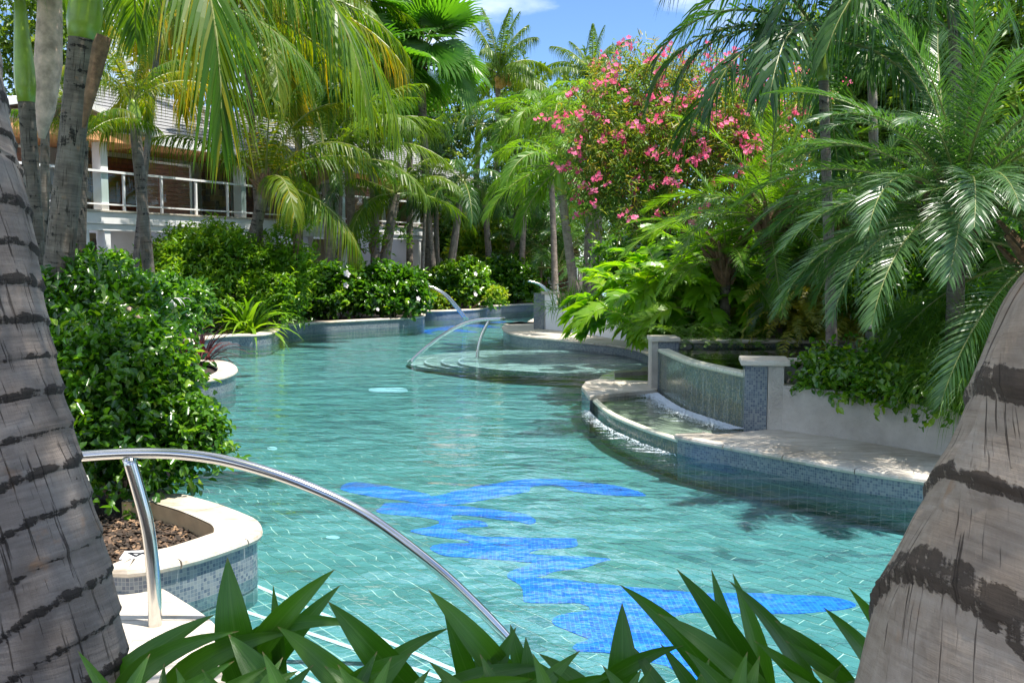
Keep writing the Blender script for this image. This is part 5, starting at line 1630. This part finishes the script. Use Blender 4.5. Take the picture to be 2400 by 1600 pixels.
for i, (x, y, Y, L_) in enumerate(((2180, 790, 9.6, .75), (2240, 740, 9.8, .8), (2250, 850, 8.9, .7), (2200, 880, 9.0, .6), (2270, 920, 8.4, .6), (2130, 740, 10.5, .6), (2290, 800, 9, .8))):
    tuft('fine_grass', ('fine feathery grass above the planter groundcover', 'fine grass beside the dark palm trunk', 'fine bright grass near the thick trunk', 'fine grass over the creeping plants', 'lowest fine grass spilling over the stucco wall', 'fine grass in the shade below the silvery palm', 'fine grass hidden beside the thick warm trunk')[i], D(x, y, Y), 230, L_, .007, M_grass, 210 + i, droop=1.8, spread=.07, each=False, lean=(.1, 1.3), group='feathery grasses', segs=5)
for i, (x, y, Y) in enumerate(((240, 660, 10), (330, 735, 9))):
    pass

# split leaf philodendrons
phs = []
for q in range(4):
    phs.append(frond('leaf', Lr=1.25, e0=(70, 50, 30, 8)[q], droop=(70, 85, 80, 60)[q], n=12, ll=.38, lw=.135, a0=88, a1=18, ld=.3, vee=14, rad=.016, pet=.46, mat=M_phil, jit=.14, seed=300 + q, segs=4, tonebase=.42))
for i, (x, y, Y, n, s_, lb) in enumerate(((1495, 738, 15.6, 17, 1.0, 'split leaf plant overhanging the pale shelf'), (1650, 745, 15.2, 17, 1.05, 'split leaf plant behind the pond coping'), (1720, 740, 15.4, 17, 1.05, 'split leaf plant left of the yellow ferns'),
                                  (1560, 690, 16, 16, 1.1, 'split leaf plant at the back of the bed'), (1680, 680, 16, 16, 1.15, 'tallest split leaf plant under the feather palms'), (1830, 715, 15.8, 16, 1.1, 'split leaf plant below the lime feather palm'), (1450, 740, 17.5, 12, .95, 'split leaf plant nearest the white planter wall'), (1580, 742, 15.6, 16, .95, 'split leaf plant just behind the left fountain pillar'), (1770, 742, 15.4, 16, .95, 'split leaf plant in the middle behind the pond coping'), (1610, 650, 18.5, 15, 1.15, 'highest split leaf plant below the oleander'))):
    base = D(x, y, Y); e = empty('split_leaf_plant', base, lb, 'plant', 'split leaf plants'); r = random.Random(i)
    for k in range(n):
        o = link(bpy.data.objects.new('leaf', phs[min(3, int(k / n * 4))]), e); sc_ = s_ * r.uniform(.8, 1.1); o.scale = (sc_,) * 3; o.rotation_euler = (R(r.uniform(-20, 20)), 0, k * GA + i)
# ferns
fern = [frond('frond', Lr=.75, e0=e_, droop=d_, n=30, ll=.085, lw=.024, a0=80, a1=60, ld=.1, vee=5, rad=.005, pet=.08, mat=M_grass, seed=400 + q, segs=2) for q, (e_, d_) in enumerate(((70, 90), (45, 80), (20, 60)))]
yfern = [frond('frond', Lr=.85, e0=e_, droop=d_, n=28, ll=.10, lw=.03, a0=80, a1=60, ld=.1, vee=5, rad=.005, pet=.05, mat=M_yfern, seed=410 + q, segs=2) for q, (e_, d_) in enumerate(((60, 130), (35, 115), (5, 85)))]


def fernplant(label, base, n, vs, s_, seed, group):
    e = empty('fern', base, label, 'fern', group); r = random.Random(seed)
    for k in range(n):
        o = link(bpy.data.objects.new('frond', vs[k % 3]), e); sc_ = s_ * r.uniform(.75, 1.1); o.scale = (sc_,) * 3; o.rotation_euler = (R(r.uniform(-25, 25)), 0, k * GA)


for i, x in enumerate((1500, 1560, 1620, 1680, 1740, 1800, 1850)):
    fernplant(('green fern beside the left fountain pillar', 'second green fern from the left fountain pillar', 'green fern at the middle of the pond coping', 'green fern below the tall split leaf plant', 'green fern near the middle right of the coping', 'green fern left of the yellow fern mass', 'green fern tucked beneath the yellow fern')[i], Vector((D(x, 790, 14.0).x, 14.0, .66)) if x > 1560 else D(x, 790, 14.6), 14, fern, 1.0, 50 + i, 'green ferns behind the pond')
for i, (x, y, Y) in enumerate(((1890, 755, 13.75), (1950, 730, 13.8), (1860, 715, 14.2), (1990, 760, 13.7))):
    fernplant(('yellow fern hanging above the pond', 'yellow fern right of the lowest hanging yellow fern', 'highest yellow fern below the lime palm', 'yellow fern beside the hanging palm frond')[i], D(x, y, Y), 24, yfern, 1.35, 60 + i, 'yellow ferns above the pond')
# fallen pale palm stalk in the near shrub
st_ = empty('fallen_stalk', D(320, 740, 8), 'pale dry stalk lying in the glossy shrub', 'stalk')
m_ = MB(); m_.tube([D(275, 705, 8.2) - st_.location, D(300, 722, 8.0) - st_.location, D(330, 748, 7.8) - st_.location], .022, 7); m_.build('stalk', M_husk, st_, smooth=True)
# spider lily bloom
sl = empty('spider_lily', D(400, 780, 10.2), 'single pale spider lily bloom above the dark leaves', 'flower')
m_ = MB(); m_.tube([(0, 0, 0), (.02, 0, .2), D(418, 700, 10.2) - sl.location], .008, 5); m_.build('stem', M_rachis, sl)
m_ = MB(); tt = []
for k in range(14):
    a = k * GA; blade_mb(m_, D(418, 700, 10.2) - sl.location + Vector((rnd.uniform(-.06, .06), 0, 0)), Vector((math.cos(a), math.sin(a), rnd.uniform(0, .9))), .13, .012, 1.5, tt, .5, 4)
m_.build('bloom', M_white_petal, sl, tone=tt)

# mulch and leaf litter in the near planter
V = []; Fc = []
r = random.Random(77)
tn = []
for k in range(24000):
    x, y_ = r.uniform(-3.7, -1.3), r.uniform(5.6, 8)
    if not (-4.4 < x): continue
    s_ = r.uniform(.008, .024); a = r.uniform(0, 6.28); b = len(V)
    c = Vector((x, y_, .14 + r.uniform(0, .018)))
    u_ = Vector((math.cos(a), math.sin(a), r.uniform(-.5, .5))) * s_; v_ = Vector((-math.sin(a), math.cos(a), r.uniform(-.5, .5))) * s_ * .5
    # keep chips inside the bed
    ins = False; poly = [(p.x, p.y) for p in offset_path(pA, .32)] + [(-5.5, 9.0), (-6.5, 6.4)]
    j = len(poly) - 1
    for i in range(len(poly)):
        if (poly[i][1] > y_) != (poly[j][1] > y_) and x < (poly[j][0] - poly[i][0]) * (y_ - poly[i][1]) / (poly[j][1] - poly[i][1]) + poly[i][0]: ins = not ins
        j = i
    if not ins: continue
    V += [c - u_ - v_, c + u_ - v_, c + u_ + v_, c - u_ + v_]; Fc.append([b, b + 1, b + 2, b + 3]); tn.append(r.random() ** 2)
M_mulch = leafmat('bark_chip', [(.02, .014, .009), (.045, .03, .02), (.09, .055, .035), (.26, .16, .09)], 0, .9)
tag(link(bpy.data.objects.new('mulch', mesh_np('mulch', V, np.array(Fc), [M_mulch], tone=tn))), 'brown bark chips and leaf litter in the near planter', 'mulch', kind='stuff')

# ------------------------------------------------------------------ foreground strap leaves
FL = [((600, 1600), (533, 1305), 80, .0, 2.95), ((610, 1560), (785, 1333), 52, .12, 3.0), ((650, 1560), (798, 1370), 46, .1, 3.05), ((600, 1570), (865, 1468), 34, .38, 3.0), ((250, 1680), (505, 1438), 62, .16, 2.8),
      ((340, 1690), (560, 1478), 50, .34, 2.75), ((700, 1640), (535, 1485), 74, .08, 2.7), ((850, 1640), (650, 1467), 60, .16, 2.75), ((970, 1620), (768, 1408), 72, .1, 2.8), ((830, 1650), (965, 1530), 86, .14, 2.65),
      ((440, 1690), (690, 1480), 56, .36, 2.85), ((420, 1700), (385, 1552), 44, .0, 2.55), ((480, 1700), (630, 1560), 46, .2, 2.6), ((1200, 1620), (1003, 1381), 58, .12, 2.9), ((1110, 1640), (1042, 1440), 48, .08, 2.95), ((1180, 1640), (1101, 1494), 52, .06, 2.8),
      ((900, 1590), (1054, 1470), 34, .22, 2.95), ((1080, 1620), (1286, 1565), 40, .28, 2.7), ((1245, 1640), (1232, 1491), 50, .0, 2.8), ((1380, 1650), (1262, 1530), 50, .22, 2.75), ((1446, 1640), (1458, 1411), 66, .0, 2.85),
      ((1660, 1640), (1452, 1369), 56, .18, 2.9), ((1765, 1640), (1542, 1437), 58, .16, 2.75), ((1760, 1620), (1586, 1333), 52, .08, 3.0), ((1710, 1640), (1667, 1333), 52, .03, 3.05), ((1785, 1640), (1717, 1342), 52, .03, 3.1),
      ((1870, 1640), (1708, 1360), 48, .14, 2.9), ((1970, 1640), (1815, 1452), 52, .12, 2.8), ((2090, 1560), (1988, 1375), 36, .06, 3.1), ((2060, 1640), (1931, 1423), 52, .1, 2.95), ((1440, 1610), (1601, 1512), 36, .3, 2.8),
      ((1560, 1640), (1482, 1512), 42, .06, 2.7), ((1640, 1640), (1547, 1506), 40, .06, 2.75), ((1900, 1640), (1768, 1500), 42, .12, 2.65), ((1990, 1650), (1840, 1500), 44, .14, 2.7), ((1880, 1640), (2018, 1588), 30, .2, 2.6),
      ((1290, 1650), (1440, 1580), 44, .25, 2.6), ((1060, 1660), (1250, 1590), 60, .25, 2.5), ((750, 1680), (900, 1570), 56, .2, 2.55), ((560, 1700), (700, 1570), 60, .2, 2.5), ((300, 1720), (420, 1600), 50, .15, 2.5), ((1560, 1670), (1700, 1590), 46, .2, 2.5), ((900, 1680), (760, 1560), 60, .2, 2.5), ((1350, 1680), (1200, 1600), 50, .2, 2.5), ((1800, 1680), (1640, 1580), 44, .2, 2.5), ((660, 1560), (640, 1370), 34, -.08, 3.05), ((1120, 1640), (1210, 1468), 50, -.05, 2.9), ((1230, 1560), (1196, 1462), 44, 0, 2.95)] + [((x + 60 * math.sin(x * 1.7), 1720), (x + 130 * math.sin(x * 2.3), 1545 + 22 * math.sin(x)), 52, .15, 2.45) for x in range(300, 1980, 62)]
clumps = [(330, 'strap leaved lily clump nearest the left trunk'), (700, 'strap leaved lily clump left of the handrail end'), (1120, 'strap leaved lily clump where the handrail meets the water'), (1500, 'strap leaved lily clump at the bottom middle right'), (1900, 'strap leaved lily clump beside the warm brown trunk')]
CE = []
for x, lb in clumps:
    b_ = Vector(((x - 1200) / F * 2.9, 2.9, .14)); CE.append((x, empty('lily_plant', b_, lb, 'plant', 'strap leaved lilies in the foreground')))
r = random.Random(99)
for i, (b_, t_, wpx, bend, Y) in enumerate(FL):
    x0 = b_[0]; host = min(CE, key=lambda c: abs(c[0] - (x0 * .7 + t_[0] * .3)))[1]
    Yb = Y + .05
    a = D(b_[0], b_[1], Yb); t = D(t_[0], t_[1], Y - .0 + r.uniform(-.1, .1))
    a = a + (a - t).normalized() * .12
    ch_ = t - a; sidev = Vector((ch_.z, 0, -ch_.x)).normalized() * ch_.length * bend * .65
    if (t_[0] - b_[0]) > 0: sidev = -sidev
    sidev = sidev if sidev.z > 0 else -sidev
    wd = wpx * 1.15 * Y / F
    m_ = MB(); n = 14; tt = []
    face = r.uniform(-.5, .5)
    for q in range(n + 1):
        s_ = q / n
        c = a + ch_ * s_ + sidev * 4 * s_ * (1 - s_) + Vector((0, -.10 * math.sin(math.pi * s_), 0))
        tg = (ch_ + sidev * 4 * (1 - 2 * s_)).normalized()
        sd_ = tg.cross(Vector((0, -1, .25))).normalized(); nr = sd_.cross(tg).normalized()
        if nr.y > 0: nr = -nr
        sd_ = (sd_ + nr * face).normalized()
        ww = wd / 2 * (min(1, .55 + s_ * 1.1)) * (1 if s_ < .5 else max(.01, 1 - ((s_ - .5) / .5) ** 1.9))
        for w_, h_ in ((-1, .0), (-.52, -.10), (0, -.30), (.52, -.10), (1, .0)):
            m_.v.append(c + sd_ * ww * w_ + nr * (h_ * ww)); m_.uv.append((w_, s_))
    for q in range(n):
        for k in range(4):
            m_.f.append([q * 5 + k, q * 5 + k + 1, q * 5 + 5 + k + 1, q * 5 + 5 + k]); m_.m.append(0); tt.append(.35 + .12 * math.sin(i * 2.1))
    o = m_.build('leaf', M_crin, host, smooth=True, tone=tt); o.location = -host.location
